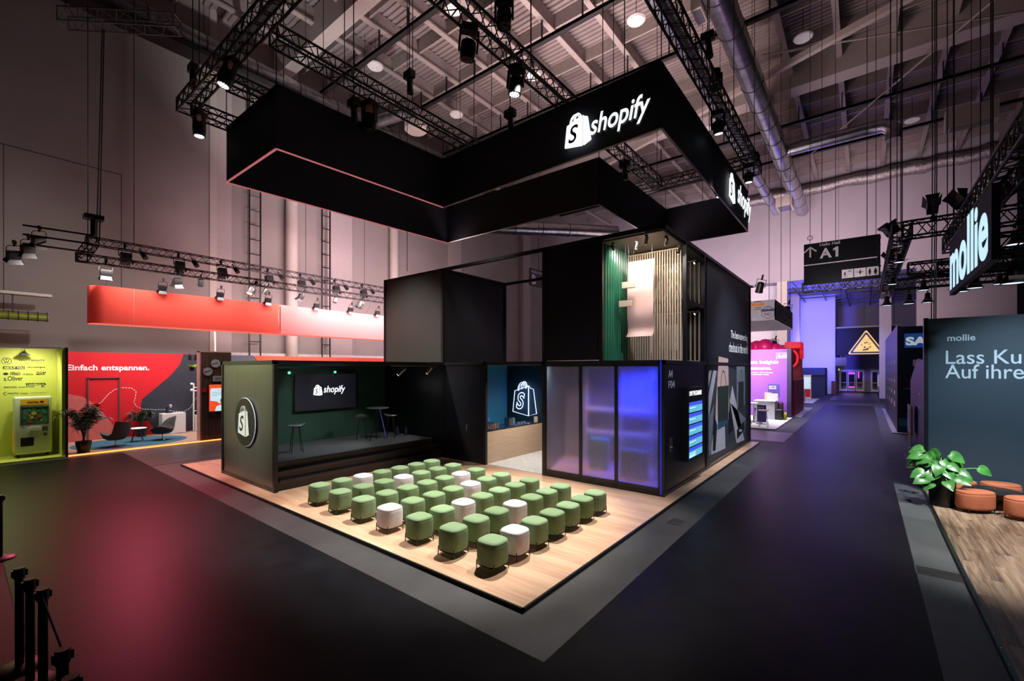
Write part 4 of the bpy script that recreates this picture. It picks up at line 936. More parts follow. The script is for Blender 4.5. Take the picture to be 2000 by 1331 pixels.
for i, y in enumerate((3.2, 5.2, 5.95, 7.9, 8.4, 10.0, 11.6, 13.0)):
    if i == 0: place(PLL, (-20.0, y, 6.46), 0, 'brightly lit flood lamp at the left end above the red lightbox', 0, .1, 1, G2)
    else: place(PL if i % 2 else PC, (-20.0, y, 6.46), .3*i, '%s lamp from the left on the lower truss over the lightbox' % pos[i], .2*(i % 3), .4, .95, G2)
for i, y in enumerate((4.85, 6.75, 8.6, 10.8, 12.6, 14.2)):
    place(PL, (-20.35, y, 6.15), 0, '%s low flood peeking over the red lightbox edge' % pos[i], 0, .4, .8, G2)
for i, (x, y, z) in enumerate(((-21.2, 1.75, 7.45), (-21.1, 1.5, 7.1), (-21.2, 1.2, 6.85))):
    place(PLL if i == 1 else PL, (x, y, z), .4, '%s lamp of the cluster left of the truss corner' % ['upper', 'middle lit', 'lower'][i], .2, .5, 1.05, G2)
# ================================================================== YELLOW STAND AND RED LOUNGE
M_yel = mat('lime_yellow_wall', (.60, .60, .11), .7, var=.04, scale=1)
t0 = thing('yellow_stand', 'lime yellow booth niche with partner logos at the left edge', 'exhibition stand', (-21.3, .5, 0))
MB().box(-22.06, -4, 0, -22.0, 2.3, 3.6).build('back_wall', M_yel, t0, False)
MB().box(-22.0, 2.22, 0, -20.66, 2.30, 3.6).build('side_wall', M_yel, t0, False)
MB().box(-22.0, 2.30, 0, -20.6, 2.36, 3.62).build('outer_side', M_black, t0, False)
MB().box(-22.0, -4, .0, -20.55, 2.3, .045).build('booth_floor', M_yel, t0, False)
fr = lambda y, z: (V3((-22.0, y, z)), (0, 1, 0), (0, 0, 1))
mb = MB()
c = (1.075, 3.17)
ribbon(mb, arc_pts(*c, .11, .11, 0, 2*PI, 28), .014, fr(0, 0), .003)
for pts in ([(c[0]-.065, c[1]+.075), (c[0]-.025, c[1]-.07), (c[0], c[1]-.0), (c[0]+.025, c[1]-.07), (c[0]+.065, c[1]+.075)], [(c[0]-.025, c[1]+.09), (c[0], c[1]+.03), (c[0]+.025, c[1]+.09)]): ribbon(mb, pts, .015, fr(0, 0), .003)
mb.build('round_emblem', M_dk, t0, False)
mb = MB(); mb.prism([(1.0, 2.90), (1.48, 2.90), (1.48, 3.0), (1.0, 3.0)], fr(0, 0), .003); mb.prism([(1.52, 2.34), (1.98, 2.36), (1.96, 2.43), (1.50, 2.43)], fr(0, 0), .003)
mb.prism([(a, b) for a, b in arc_pts(1.06, 2.75, .06, .045, 0, 2*PI, 12)][:-1], fr(0, 0), .003); mb.build('logo_plates', M_dk, t0, False)
mb = MB(); text(mb, 'ABOUT YOU', fr(1.02, 2.915), .44, .07, .006, 0, .02); text(mb, 'LadenMarkt.de', fr(1.54, 2.36), .40, .055, .006, 0, .01); mb.build('logo_writing_light', mat('yellow_print', (.7, .75, .2), .6), t0, False)
mb = MB()
for s_, y, z, w_, h_, b in (('FENTY BEAUTY', 1.35, 3.17, .6, .05, 0), ('BY RIHANNA', 1.48, 3.10, .34, .025, 0), ('dermalogica', 1.54, 2.93, .42, .06, .01), ('HELLO', 1.16, 2.76, .22, .05, .03), ('FRESH', 1.16, 2.70, .22, .05, .03), ('PURELEI', 1.45, 2.70, .22, .045, 0), ("'KOM", 1.75, 2.76, .22, .05, .03), ('MA5', 1.75, 2.70, .20, .05, .03),
                          ('s.Oliver', 1.02, 2.52, .42, .13, 0), ('SNOCKS', 1.02, 2.28, .28, .05, .0), ('nanooderik', 1.35, 2.28, .36, .045, .02), ('charlie', 1.10, 2.08, .24, .045, 0), ('Tchibo', 1.38, 2.06, .18, .045, .02), ('COUPLES BOOK', 1.62, 2.08, .38, .03, 0), ('2 /', 1.85, 2.29, .1, .09, 0)):
    if s_ in ('BY RIHANNA',): text(mb, 'BEAUTY LAB', fr(y, z), w_, h_, .004); continue
    text(mb, {'nanooderik': 'mammaly', 'COUPLES BOOK': 'companybook', '2 /': 'Z'}.get(s_, s_), fr(y, z), w_, h_*1.15, .004, 0, max(b, .018))
ribbon(mb, arc_pts(1.06, 2.10, .045, .05, PI*.4, PI*1.6, 8), .015, fr(0, 0), .003)
mb.build('partner_logos', M_dk, t0, False)
t = thing('clip_lamp', 'small black lamp shining down on the yellow wall', 'lamp', (-21.3, 1.45, 3.45))
MB().lathe([(.03, .12), (.05, .08), (.13, .0), (.135, -.01)], (-21.6, 1.45, 3.38), 18, False).build('shade', M_fix, t)
MB().cyl((-21.6, 1.45, 3.39), (-21.6, 1.45, 3.40), .11, n=18).build('bulb', mat('cool_bulb', (1, 1, 1), .5, emis=(.9, .95, 1), estr=6), t)
MB().tube([(-21.6, 1.45, 3.5), (-21.6, 1.45, 3.6), (-21.6, 1.9, 3.64), (-21.5, 2.3, 3.63)], .012, 5).build('arm', M_fix, t)
# claw machine
M_cm = mat('ivory_machine_body', (.62, .62, .50), .45, var=.03); M_or = mat('orange_machine_panel', (.75, .36, .02), .5, emis=(.8, .35, .02), estr=.12)
t = thing('claw_machine', 'white and yellow claw machine with a glass front in the yellow niche', 'claw machine', (-21.6, 1.62, .05))
rbox(-21.75, 1.20, .16, -21.1, 2.04, 2.0, .05).build('cabinet', M_cm, t)
fx = -21.098
MB().box(fx-.01, 1.33, 1.75, fx+.012, 1.93, 1.93).build('title_panel', M_or, t, False)
mb = MB(); text(mb, 'charles', (V3((fx+.013, 1.47, 1.80)), (0, 1, 0), (0, 0, 1)), .26, .07, .003, 0, .02); mb.box(fx+.013, 1.76, 1.805, fx+.016, 1.84, 1.865); mb.build('title_writing', M_dk, t, False)
MB().box(fx-.01, 1.32, 1.66, fx+.02, 1.96, 1.70).box(fx-.01, 1.32, 1.12, fx+.02, 1.36, 1.70).box(fx-.01, 1.92, 1.12, fx+.02, 1.96, 1.70).box(fx-.01, 1.32, 1.10, fx+.02, 1.96, 1.14).build('window_frame', M_grey, t, False)
MB().box(fx-.005, 1.36, 1.14, fx+.008, 1.92, 1.66).build('window_glass', mat('prize_window', (.06, .16, .10), .15, var=.9, scale=9), t, False)
mb = MB(); rc = random.Random(3)
for k in range(16):
    a, b, r = rc.uniform(1.42, 1.84), rc.uniform(1.2, 1.58), rc.uniform(.02, .06)
    mb.mi(k % 3).prism([(r*math.cos(q*PI/4), r*math.sin(q*PI/4)) for q in range(8)], (V3((fx+.009+k*.0003, a, b)), (0, 1, 0), (0, 0, 1)), .001)
mb.build('plush_prizes', [mat('prize_yellow', (.6, .5, .04), .7), mat('prize_teal', (.03, .25, .25), .7), mat('prize_red', (.4, .05, .03), .7)], t, False)
MB().box(fx, 1.52, .92, fx+.07, 1.80, 1.02).box(fx, 1.48, .86, fx+.06, 1.54, 1.0).build('control_ledge', M_whitep, t, False)
MB().box(fx, 1.33, .42, fx+.01, 1.62, .70).build('prize_flap', M_fix, t, False)
MB().box(fx, 1.80, .88, fx+.01, 1.94, 1.02).box(fx, 1.84, .72, fx+.01, 1.92, .82).build('coin_slot', M_grey, t, False)
MB().box(-21.76, 1.19, .2, -21.15, 1.199, .95).build('side_stripe', M_or, t, False)
for y in (1.28, 1.95):
    for x in (-21.65, -21.2): MB().cyl((x, y-.02, .10), (x, y+.02, .10), .05, n=12).box(x-.03, y-.025, .1, x+.03, y+.025, .17).build('castor', M_fix, t)

# red lounge
M_red = mat('signal_red_wall', (.62, .008, .018), .55, var=.03); M_pink = mat('dusty_pink_wall', (.58, .13, .12), .6); M_nav = mat('ink_navy_wall', (.026, .030, .048), .55); M_slate = mat('slate_blue_wall', (.10, .11, .16), .6)
RL = thing('lounge_stand', 'red lounge stand with Einfach entspannen wall and orange light edge', 'exhibition stand', (-22.4, 9, 0))
MB().box(-24.36, 2.36, 0, -24.30, 18, 3.58).build('back_wall', M_red, RL, False)
WX = -24.3; fr = lambda y, z: (V3((WX, y, z)), (0, 1, 0), (0, 0, 1))
mb = MB(); pts = [(5.95, 3.58)]+[(5.9-.75*math.sin(k/10*PI/2)*1.0-.0-.9*(k/10)**2, 3.58-2.0*(k/10)) for k in range(11)]
curve = [(6.55, 3.58), (6.40, 3.1), (6.05, 2.6), (5.55, 2.1), (5.05, 1.6), (5.0, 1.2), (5.3, .6), (5.6, .06)]
mb.prism([(10.2, .06), (10.2, 3.58)]+curve, fr(0, 0), .006); mb.build('navy_field', M_nav, RL, False)
mb = MB(); mb.prism([(2.37, .06)]+[(4.35, .06), (4.05, .7), (3.6, 1.45), (3.2, 1.8), (2.8, 1.93), (2.37, 1.95)], fr(0, 0), .006); mb.build('pink_field', M_pink, RL, False)
mb = MB(); mb.prism([(10.15, .06), (18, .06), (18, 3.58), (9.5, 3.58), (9.8, 3.2), (10.0, 2.8)], fr(0, 0), .008); mb.build('orange_field', mat('coral_red_wall', (.70, .10, .05), .5), RL, False)
mb = MB(); mb.prism([(7.4, 3.1), (9.8, 3.1), (9.5, 3.58), (7.4, 3.58)], fr(0, 0), .009); mb.build('slate_field', M_slate, RL, False)
mb = MB(); text(mb, 'Einfach entspannen.', fr(2.74, 2.78), 2.56, .30, .010, 0, .03, 1.02); mb.build('wall_slogan', M_printw, RL, False)
# dashed line
path = [(3.45, 1.33), (3.75, 1.55), (3.95, 1.85), (4.15, 2.05), (4.4, 2.12), (4.7, 2.1), (4.85, 1.95), (4.83, 1.7), (4.78, 1.5), (4.85, 1.32), (5.05, 1.18), (5.5, 1.12), (5.9, 1.10), (6.15, 1.0), (6.55, .95), (6.8, 1.1), (7.0, 1.5), (7.2, 1.8)]
mb = MB(); acc = 0
for (a, b), (c_, d_) in zip(path[:-1], path[1:]):
    L_ = math.hypot(c_-a, d_-b); n = max(2, int(L_/.09))
    for k in range(n):
        p = (a+(c_-a)*k/n, b+(d_-b)*k/n); q = (a+(c_-a)*(k+.55)/n, b+(d_-b)*(k+.55)/n); ribbon(mb, [p, q], .018, fr(0, 0), .012)
mb.build('dashed_line', M_printw, RL, False)
MB().box(-24.29, 3.33, .06, -24.25, 3.37, 2.56).box(-24.29, 4.29, .06, -24.25, 4.33, 2.56).box(-24.29, 3.33, 2.52, -24.25, 4.33, 2.56).build('door_frame', M_grey, RL, False)
MB().box(-24.3, 2.36, 0, -20.62, 18, .048).build('lounge_floor', wood('pinkish_wood_floor', (.34, .20, .14), (.44, .29, .21), 'y', 1.6, .2, .4), RL, False)
MB().box(-20.62, 2.37, .004, -20.585, 18, .046).build('light_edge', mat('orange_led_edge', (1, .25, .03), .5, emis=(1, .20, .03), estr=4), RL, False)
# slatted partition
M_walnut = wood('walnut_slat', (.10, .055, .035), (.17, .095, .06), 'z', 2, .3, .5)
t = thing('slatted_partition', 'walnut slatted partition with round badges beside the lounge', 'partition', (-20.9, 6.7, 0))
MB().box(-21.05, 6.14, .05, -20.72, 7.23, 3.60).build('core', mat('dark_felt', (.02, .014, .012), .9), t, False)
mb = MB()
for k in range(20): mb.box(-20.72, 6.155+k*.055, .05, -20.685, 6.19+k*.055, 3.58)
mb.build('slat_face', M_walnut, t, False)
MB().box(-21.07, 6.12, .05, -20.70, 6.155, 3.62).box(-21.07, 6.12, 3.58, -20.68, 7.23, 3.62).build('frame_edge', mat('pink_lit_edge', (.55, .30, .28), .5), t, False)
M_disc = mat('pale_badge', (.42, .42, .44), .6)
for (y, z, s_) in ((6.66, 3.13, 'Moments'), (6.38, 2.80, 'Retouren'), (7.03, 2.9, '')):
    b_ = MB().cyl((-20.685, y, z), (-20.66, y, z), .165, n=28).build('badge', M_disc, t)
    if s_:
        mb = MB(); text(mb, s_, (V3((-20.66, y-.11, z-.05)), (0, .94, .34), (0, -.34, .94)), .22, .05, .003, 0, .02); mb.build('badge_writing', M_dk, b_, False)
MB().box(-20.685, 6.56, 2.40, -20.665, 7.2, 2.62).build('plate', M_disc, t, False)
mb = MB(); ribbon(mb, arc_pts(6.74, 2.51, .08, .045, 0, 2*PI, 14), .02, (V3((-20.665, 0, 0)), (0, 1, 0), (0, 0, 1)), .003); mb.build('plate_emblem', M_dk, t, False)
MB().box(-20.685, 6.18, 1.98, -20.66, 6.35, 2.14).build('small_red_tag', M_red, t, False)
t = thing('portrait_screen', 'upright screen with a speech bubble and a person on red, on the walnut slats', 'screen', (-20.66, 6.8, 1.2))
MB().box(-20.68, 6.41, 1.18, -20.64, 7.1, 2.28).build('housing', M_fix, t, False)
fr = lambda y, z: (V3((-20.64, y, z)), (0, 1, 0), (0, 0, 1))
mb = MB(); mb.prism([(6.42, 1.19), (7.08, 1.19), (7.08, 2.27), (6.42, 2.27)], fr(0, 0), .003); mb.build('red_display', mat('screen_red', (.8, .1, .03), .5, emis=(.9, .07, .02), estr=.9), t, False)
mb = MB(); mb.prism([(6.46, 1.62), (6.70, 1.58), (6.80, 1.48), (6.80, 1.58), (7.02, 1.60), (7.05, 1.66), (7.05, 2.08), (7.0, 2.12), (6.50, 2.12), (6.46, 2.07)], fr(0, 0), .005)
mb.prism([(6.62, 1.19), (6.68, 1.38), (6.78, 1.43), (7.06, 1.43), (7.06, 1.19)], fr(0, 0), .007); mb.build('bubble_and_shirt', mat('screen_pale_blue', (.6, .8, .85), .5, emis=(.55, .78, .85), estr=.9), t, False)
mb = MB(); mb.prism([(a, b) for a, b in arc_pts(6.90, 1.56, .09, .13, 0, 2*PI, 16)][:-1], fr(0, 0), .009); mb.build('face', mat('screen_skin', (.7, .5, .4), .5, emis=(.7, .45, .35), estr=.5), t, False)
mb = MB(); mb.prism([(a, b) for a, b in arc_pts(6.91, 1.60, .10, .12, 0, PI, 12)], fr(0, 0), .010); text(mb, '"', fr(6.74, 2.03), .04, .04, .007)
for k in range(4): mb.prism([(6.52, 1.96-k*.05), (6.9-(k == 3)*.2, 1.96-k*.05), (6.9-(k == 3)*.2, 1.967-k*.05), (6.52, 1.967-k*.05)], fr(0, 0), .007)
mb.build('screen_writing', mat('screen_dark', (.02, .03, .05), .5), t, False)
# rug, chairs, table, plants
tag(MB().lathe([(1, 0), (1, .012)], n=64).build('round_rug', mat('teal_rug', (.02, .10, .16), .95, var=.2, scale=30, bump=.4), None), 'oval teal blue rug under the lounge chairs', 'rug')
rug = bpy.data.objects['round_rug']; rug.scale = (1.45, 1.75, 1); rug.location = (-22.35, 4.35, .0485)
M_shell = mat('charcoal_lounge_fabric', (.035, .036, .042), .8, var=.1)
def lounge(loc, rz, label):
    t = thing('swivel_lounge_chair', label, 'lounge chair', (0, 0, 0), 'lounge chairs on the teal rug')
    R = []; n = 26
    def prof(a):
        back = max(0, math.cos(a*.8))**.9; arm = abs(math.sin(a))**4
        return back, arm
    outer = []
    for (r, z, lift) in ((.06, .20, 0), (.20, .215, 0), (.30, .27, .1), (.34, .36, .45), (.37, .42, 1.0)):
        ring = []
        for k in range(n):
            a = 2*PI*k/n; b_, am = prof(a); ring.append((r*math.cos(a)*(1+.05*b_*lift), r*math.sin(a)*(1+.06*am*lift), z+lift*(.40*b_+.12*am-.04*(1-b_))))
        outer.append(ring)
    for (r, z, lift) in ((.345, .43, 1.0), (.30, .40, .5), (.22, .37, .1), (.10, .36, 0)):
        ring = []
        for k in range(n):
            a = 2*PI*k/n; b_, am = prof(a); ring.append((r*math.cos(a), r*math.sin(a)*(1+.05*am*lift), z+lift*(.38*b_+.11*am-.04*(1-b_))))
        outer.append(ring)
    MB().rings(outer).build('shell', M_shell, t, ang=80)
    MB().cyl((0, 0, .02), (0, 0, .21), .025, n=10).build('pedestal', M_chrome, t)
    mb = MB()
    for k in range(4): mb.bar((0, 0, .03), (.27*math.cos(k*PI/2+.4), .27*math.sin(k*PI/2+.4), .012), .035, .018)
    mb.build('star_base', M_chrome, t, False)
    t.location = loc; t.rotation_euler.z = rz; t.scale = (1.15, 1.15, 1.15)
lounge((-21.55, 3.72, .062), -.2, 'charcoal lounge chair with its back to the camera, left on the rug')
lounge((-22.1, 5.25, .062), 1.1, 'charcoal lounge chair turned left, right on the rug')
t = thing('side_table', 'small round white table between the lounge chairs', 'table', (-22.35, 4.5, .062))
MB().lathe([(.28, .50), (.30, .505), (.30, .52), (.29, .525)], (-22.35, 4.5, .062), 32).build('table_top', M_whitep, t)
for k in range(4): a = k*PI/2+.5; MB().cyl((-22.35+.08*math.cos(a), 4.5+.08*math.sin(a), .56), (-22.35+.25*math.cos(a), 4.5+.25*math.sin(a), .063), .018, .012, 8).build('leg', mat('brown_leg', (.08, .04, .025), .5), t)
M_leaf = mat('dark_palm_leaf', (.010, .026, .008), .5, var=.4, scale=10); M_leafg = mat('glossy_green_leaf', (.045, .20, .035), .30, var=.35, scale=9, spec=.6); M_stem = mat('plant_stem', (.06, .09, .03), .6)
def palm(loc, h, spread, nf, label, seed=1):
    rr = random.Random(seed); t = thing('potted_palm', label, 'potted plant', loc); x, y, z = loc
    MB().lathe([(.15, 0), (.16, .01), (.22, .38), (.20, .38), (.19, .33), (.05, .33)], loc, 4 if 0 else 20).build('pot', M_fix, t)
    MB().lathe([(.19, .31), (.02, .33)], loc, 16).build('soil', mat('soil', (.02, .012, .008), 1), t)
    st = MB(); lf = MB()
    for k in range(nf):
        a = rr.uniform(0, 2*PI); e = rr.uniform(.35, 1)*spread; hh = h*rr.uniform(.55, 1); bend = rr.uniform(.1, .35)*h
        P_ = [V3((x+rr.uniform(-.05, .05), y+rr.uniform(-.05, .05), z+.33))]
        for q in range(1, 9):
            f = q/8; P_.append(V3((x+math.cos(a)*e*f**1.6, y+math.sin(a)*e*f**1.6, z+.33+hh*(f-.32*f**3)-(bend*f**4)*.5)))
        st.tube(P_, [.009*(1-.7*q/8) for q in range(9)], 5)
        for q in range(3, 9):
            for u_ in (0, .5):
                if q == 8 and u_: continue
                p = P_[q] if not u_ else (P_[q]+P_[q+1])/2; d = (P_[q]-P_[q-1]).normalized(); s_ = d.cross(V3((0, 0, 1))).normalized()
                for sg in (-1, 1):
                    L_ = .30*(1-.35*abs(q-5.5)/3)*rr.uniform(.8, 1.1); dirn = (s_*sg*.8+d*.6+V3((0, 0, -.25))).normalized(); wv = d*.018
                    lf.add([p-wv*.4, p+dirn*L_*.45+wv, p+dirn*L_+V3((0, 0, -.06)), p+dirn*L_*.45-wv], [(0, 1, 2, 3)])
    st.build('stems', M_stem, t); lf.build('fronds', M_leaf, t, False)
palm((-20.95, 2.78, .05), 2.15, .72, 34, 'tall potted palm in front of the pink curve, at the left', 3)
palm((-23.9, 4.95, .05), 1.35, .62, 24, 'smaller potted palm against the red wall behind the table', 5)
t = thing('sideboard', 'low white cabinet with two doors against the navy wall', 'cabinet', (-24.0, 6.05, .05))
MB().box(-24.25, 5.62, .055, -23.75, 6.48, .95).build('carcass', M_whitep, t, False)
for y in (5.63, 6.06): MB().box(-23.75, y, .08, -23.735, y+.41, .93).build('door', M_whitep, t, False)
MB().cyl((-23.735, 6.10, .80), (-23.72, 6.10, .80), .014, n=8).build('lock', M_grey, t)
t = thing('coffee_machine', 'small coffee capsule machine on the white cabinet', 'coffee machine', (-24.0, 5.95, .95))
MB().tube([(-24.0, 5.85, .96), (-24.0, 5.85, 1.2), (-24.0, 5.92, 1.28), (-24.0, 6.02, 1.26)], .045, 10).build('body', M_fix, t); MB().sph((-24.0, 5.98, 1.27), .07).build('head', M_chrome, t); MB().box(-24.06, 5.88, .952, -23.9, 6.04, .975).build('drip_tray', M_grey, t, False)
t = thing('tube_shelf', 'white tubular frame shelf with round lamps by the navy wall', 'shelf', (-24.0, 7.2, .05))
for y in (6.85, 7.9): MB().cyl((-24.0, y, .05), (-24.0, y, 2.25), .03, n=10).build('upright', M_whitep, t)
for z in (2.05, 1.9, .98): MB().cyl((-24.0, 6.85, z), (-24.0, 7.9, z), .022, n=8).build('crossbar', M_whitep, t)
for z in (2.22, 1.94): MB().sph((-24.0, 6.77, z), .06).build('globe_lamp', M_printw, t)
t = thing('drawer_unit', 'white drawer cabinet under the tubular shelf', 'cabinet', (-24.0, 7.3, .05))
MB().box(-24.25, 6.9, .055, -23.8, 7.9, .80).build('carcass', M_whitep, t, False)
for k in range(4): MB().box(-23.8, 6.92, .09+k*.175, -23.79, 7.88, .25+k*.175).build('drawer', M_whitep, t, False)
tag(MB().box(-24.2, 6.95, .80, -23.85, 7.5, 1.02).build('black_box', M_fix, None, False), 'black device on the white drawer cabinet', 'device')
hp = thing('hanging_plant', '', 'hanging plant', (0, 0, 0), 'plants hanging over the lounge')
MB().lathe([(.06, 0), (.09, .04), (.10, .16), (.09, .16), (.08, .12)], n=16).build('pot', M_fix, hp)
mb = MB(); rr = random.Random(5)
for k in range(26):
    a = rr.uniform(0, 2*PI); e = rr.uniform(.1, .24); p = V3((.05*math.cos(a), .05*math.sin(a), .16)); q = V3((e*math.cos(a), e*math.sin(a), .16+rr.uniform(0, .16))); s_ = V3((-math.sin(a), math.cos(a), .2))*.035
    mb.add([p, (p+q)/2+s_+V3((0, 0, .04)), q, (p+q)/2-s_+V3((0, 0, .04))], [(0, 1, 2, 3)])
mb.build('leaves', mat('lime_leaf', (.25, .42, .03), .5), hp, False)
MB().cyl((0, 0, .1), (0, 0, .62), .004, n=4).build('cord', M_cable, hp)
hp.location = (-22.5, 6.36, 2.82); hp['label'] = 'left hanging plant with lime leaves before the walnut partition'
o = dup(hp, (-22.4, 6.66, 2.86)); o['label'] = 'right hanging plant with lime leaves, touching the walnut partition'
for i, y in enumerate((6.30, 6.52)):
    t = thing('box_speaker', ('left', 'right')[i]+' small black spotlight box above the hanging plants', 'spotlight', (-22.6, y, 3.3))
    MB().box(-22.66, y-.05, 3.28, -22.54, y+.05, 3.48).build('housing', M_fix, t, False); MB().cyl((-22.6, y, 3.48), (-22.6, y, 3.58), .01, n=6).build('stem', M_fix, t)
# lightbox banner
M_lbr = mat('coral_lightbox_fabric', (.80, .075, .05), .75, var=.02, emis=(1, .04, .03), estr=.12)
M_lbp = mat('pink_lightbox_fabric', (.72, .17, .165), .75, var=.02, emis=(1, .15, .13), estr=.12)
t = thing('lightbox_banner', 'long coral red box banner with rounded corner above the lounge', 'banner', (-20.9, 8.8, 4.45))
x0, x1, r = -21.35, -20.6, .35
def lb(y0, y1, m, name, curve0):
    pl = [(x1, y1)]+([(x1-r+r*math.cos(a), y0+r-r*math.sin(a)) for a in [k*PI/16 for k in range(9)]] if curve0 else [(x1, y0)])+[(x0, y0), (x0, y1)]
    MB().prism([(a, b) for a, b in pl], (V3((0, 0, 4.5)), (1, 0, 0), (0, 1, 0)), 1.30).build(name, m, t, ang=30)
MB().prism([(x1-.01, 15.58), (x1-.01, 3.27), (x1-.12, 3.02), (x1-.34, 2.93), (x0+.01, 2.93), (x0+.01, 15.58)], (V3((0, 0, 4.485)), (1, 0, 0), (0, 1, 0)), .014).build('lit_soffit', mat('lit_coral_soffit', (.7, .2, .15), .7, emis=(1, .20, .14), estr=.75), t, False)
lb(2.92, 9.15, M_lbr, 'coral_skin', True); lb(9.15, 15.6, M_lbp, 'pink_skin', False)
mb = MB(); mb.prism([(9.16, 4.51), (9.20, 4.51), (9.12, 4.9), (9.08, 5.2), (9.10, 5.5), (9.2, 5.79), (9.16, 5.79)], (V3((x1+.001, 0, 0)), (0, 1, 0), (0, 0, 1)), .004); mb.build('colour_curve', M_lbp, t, False)
mb = MB().box(x1, 4.05, 4.5, x1+.003, 4.06, 5.8); mb.build('fabric_seam', mat('seam_pink', (.8, .3, .25), .6), t, False)
for y in (3.3, 7.8, 11.2, 13.6): MB().cyl((-20.65, y, 5.8), (-20.08, y, 6.45), .008, n=5).build('suspension_wire', M_grey, t)
tag(MB().cyl((-23.0, 7.4, 3.6), (-23.0, 7.35, 6.0), .03, n=8).build('white_pole', M_whitep, None), 'thin white pole rising behind the walnut partition', 'pole')
# queue barrier posts
qp = thing('queue_post', '', 'barrier post', (0, 0, 0), 'queue barrier posts at the lower left')
MB().lathe([(.17, 0), (.175, .012), (.15, .03), (.035, .04)], n=28).build('base', M_fix, qp)
MB().cyl((0, 0, .03), (0, 0, .90), .032, n=20).build('pole', mat('black_barrier_pole', (.012, .012, .03), .25, .3), qp)
MB().cyl((0, 0, .88), (0, 0, .98), .042, n=20).box(-.02, -.055, .90, .02, .055, .96).box(-.055, -.02, .90, .055, .02, .96).build('head', M_fix, qp)
for i, (x, y, l) in enumerate(((-10.37, .44, 'black barrier post at the left edge'), (-6.45, .40, 'farthest barrier post of the bunch at lower left'), (-6.04, .44, 'second barrier post of the bunch'), (-5.66, .49, 'barrier post where the blue belt starts'), (-4.34, .47, 'barrier post where the blue belt ends'), (-3.92, .46, 'barrier post at the bottom edge, nearest the camera'))):
    o = qp if i == 0 else dup(qp); o.location = (x, y, 0.0065 if y > .46 else .001); o['label'] = l
tag(MB().box(-5.6, .478, .905, -4.4, .482, .955).build('barrier_belt', mat('blue_belt', (.01, .02, .35), .6), None, False), 'blue belt stretched between two barrier posts', 'belt')
# ================================================================== RIGHT SIDE AND BACKGROUND
# mollie stand
M_mw = mat('slate_blue_print_wall', (.030, .050, .070), .55, var=.03, scale=.6)
M_rust = wood('aged_brown_planks', (.10, .06, .038), (.42, .30, .21), 'y', 1.3, .19, .45, 1.3)
MS = thing('mollie_stand', 'slate blue stand wall with white Lass Kunden lettering on brown planks', 'exhibition stand', (3, 14, 0))
MB().box(1.12, 5.2, .006, 8, 14.33, .05).build('plank_floor', M_rust, MS, False)
MB().box(1.08, 5.2, .006, 1.12, 14.4, .055).build('edge_trim', MATS['black_edge_trim'], MS, False)
mb = MB()
for k in range(26): mb.cyl((1.10, 5.4+k*.33, .054), (1.10, 5.4+k*.33, .057), .008, n=6)
mb.build('edge_screws', M_chrome, MS)
MB().box(1.18, 14.35, 0, 8, 14.45, 4.1).build('print_wall', M_mw, MS, False)
MB().box(1.10, 14.33, 0, 1.18, 14.50, 4.12).build('wall_end_post', M_black, MS, False)
fr = lambda x, z: (V3((x, 14.349, z)), (1, 0, 0), (0, 0, 1))
for a_, b_, c_, d_, e_, g_ in (('mollie', 1.50, 3.56, .455, .145, .02), ('Lass Kunden zahlen', 1.475, 3.03, 3.05, .31, .004), ('Auf ihre Art & Weise', 1.465, 2.70, 3.25, .32, .004)):
    mb = MB(); text(mb, a_, fr(b_, c_), d_, e_, .004, 0, g_); mb.build('wall_lettering', mat('mollie_white_print', (.62, .70, .74), .6), MS, False)
# ottomans
M_cog = mat('rust_velvet', (.42, .12, .055), .8, var=.12, scale=5, bump=.2)
def ottoman(loc, rz, label):
    t = thing('oval_ottoman', label, 'ottoman', (0, 0, 0), 'rust ottomans around the low black table')
    prof = [(.85, .07), (.96, .08), (1, .12), (1, .34), (.985, .375), (.97, .378), (.985, .383), (.97, .405), (.9, .42), (.6, .428), (.2, .43)]
    MB().rings([super_ring(.32*s_, 2.5, z, 36, .20*s_) for s_, z in prof]).build('cushion', M_cog, t, ang=60)
    for sx in (-1, 1):
        for sy in (-1, 1): MB().cyl((sx*.24, sy*.13, 0), (sx*.24, sy*.13, .10), .010, n=8).build('leg', M_black, t)
    MB().tube([(x, y, .07) for x, y, _ in super_ring(.29, 2.6, 0, 20, .175)], .008, 5, True).build('base_ring', M_black, t)
    t.location = loc; t.rotation_euler.z = rz
ottoman((1.74, 12.80, .051), .62, 'rust oval ottoman in front of the low table, right of the pot')
ottoman((1.62, 13.75, .051), .65, 'rust oval ottoman half hidden behind the plant pot')
ottoman((2.28, 14.0, .051), .3, 'rust oval ottoman behind the low black table, against the wall')
ottoman((2.40, 12.72, .051), .6, 'rust oval ottoman cut by the right edge')
t = thing('low_table', 'low round black table between the rust ottomans', 'table', (2.06, 13.35, .05))
MB().lathe([(.42, .345), (.44, .35), (.44, .37), (.43, .375)], (2.06, 13.35, .05), 40).build('table_top', M_black, t)
for k in range(3): a = k*2*PI/3-.9; MB().cyl((2.06+.27*math.cos(a), 13.35+.27*math.sin(a), .40), (2.06+.30*math.cos(a), 13.35+.30*math.sin(a), .051), .022, .016, 8).build('leg', M_black, t)
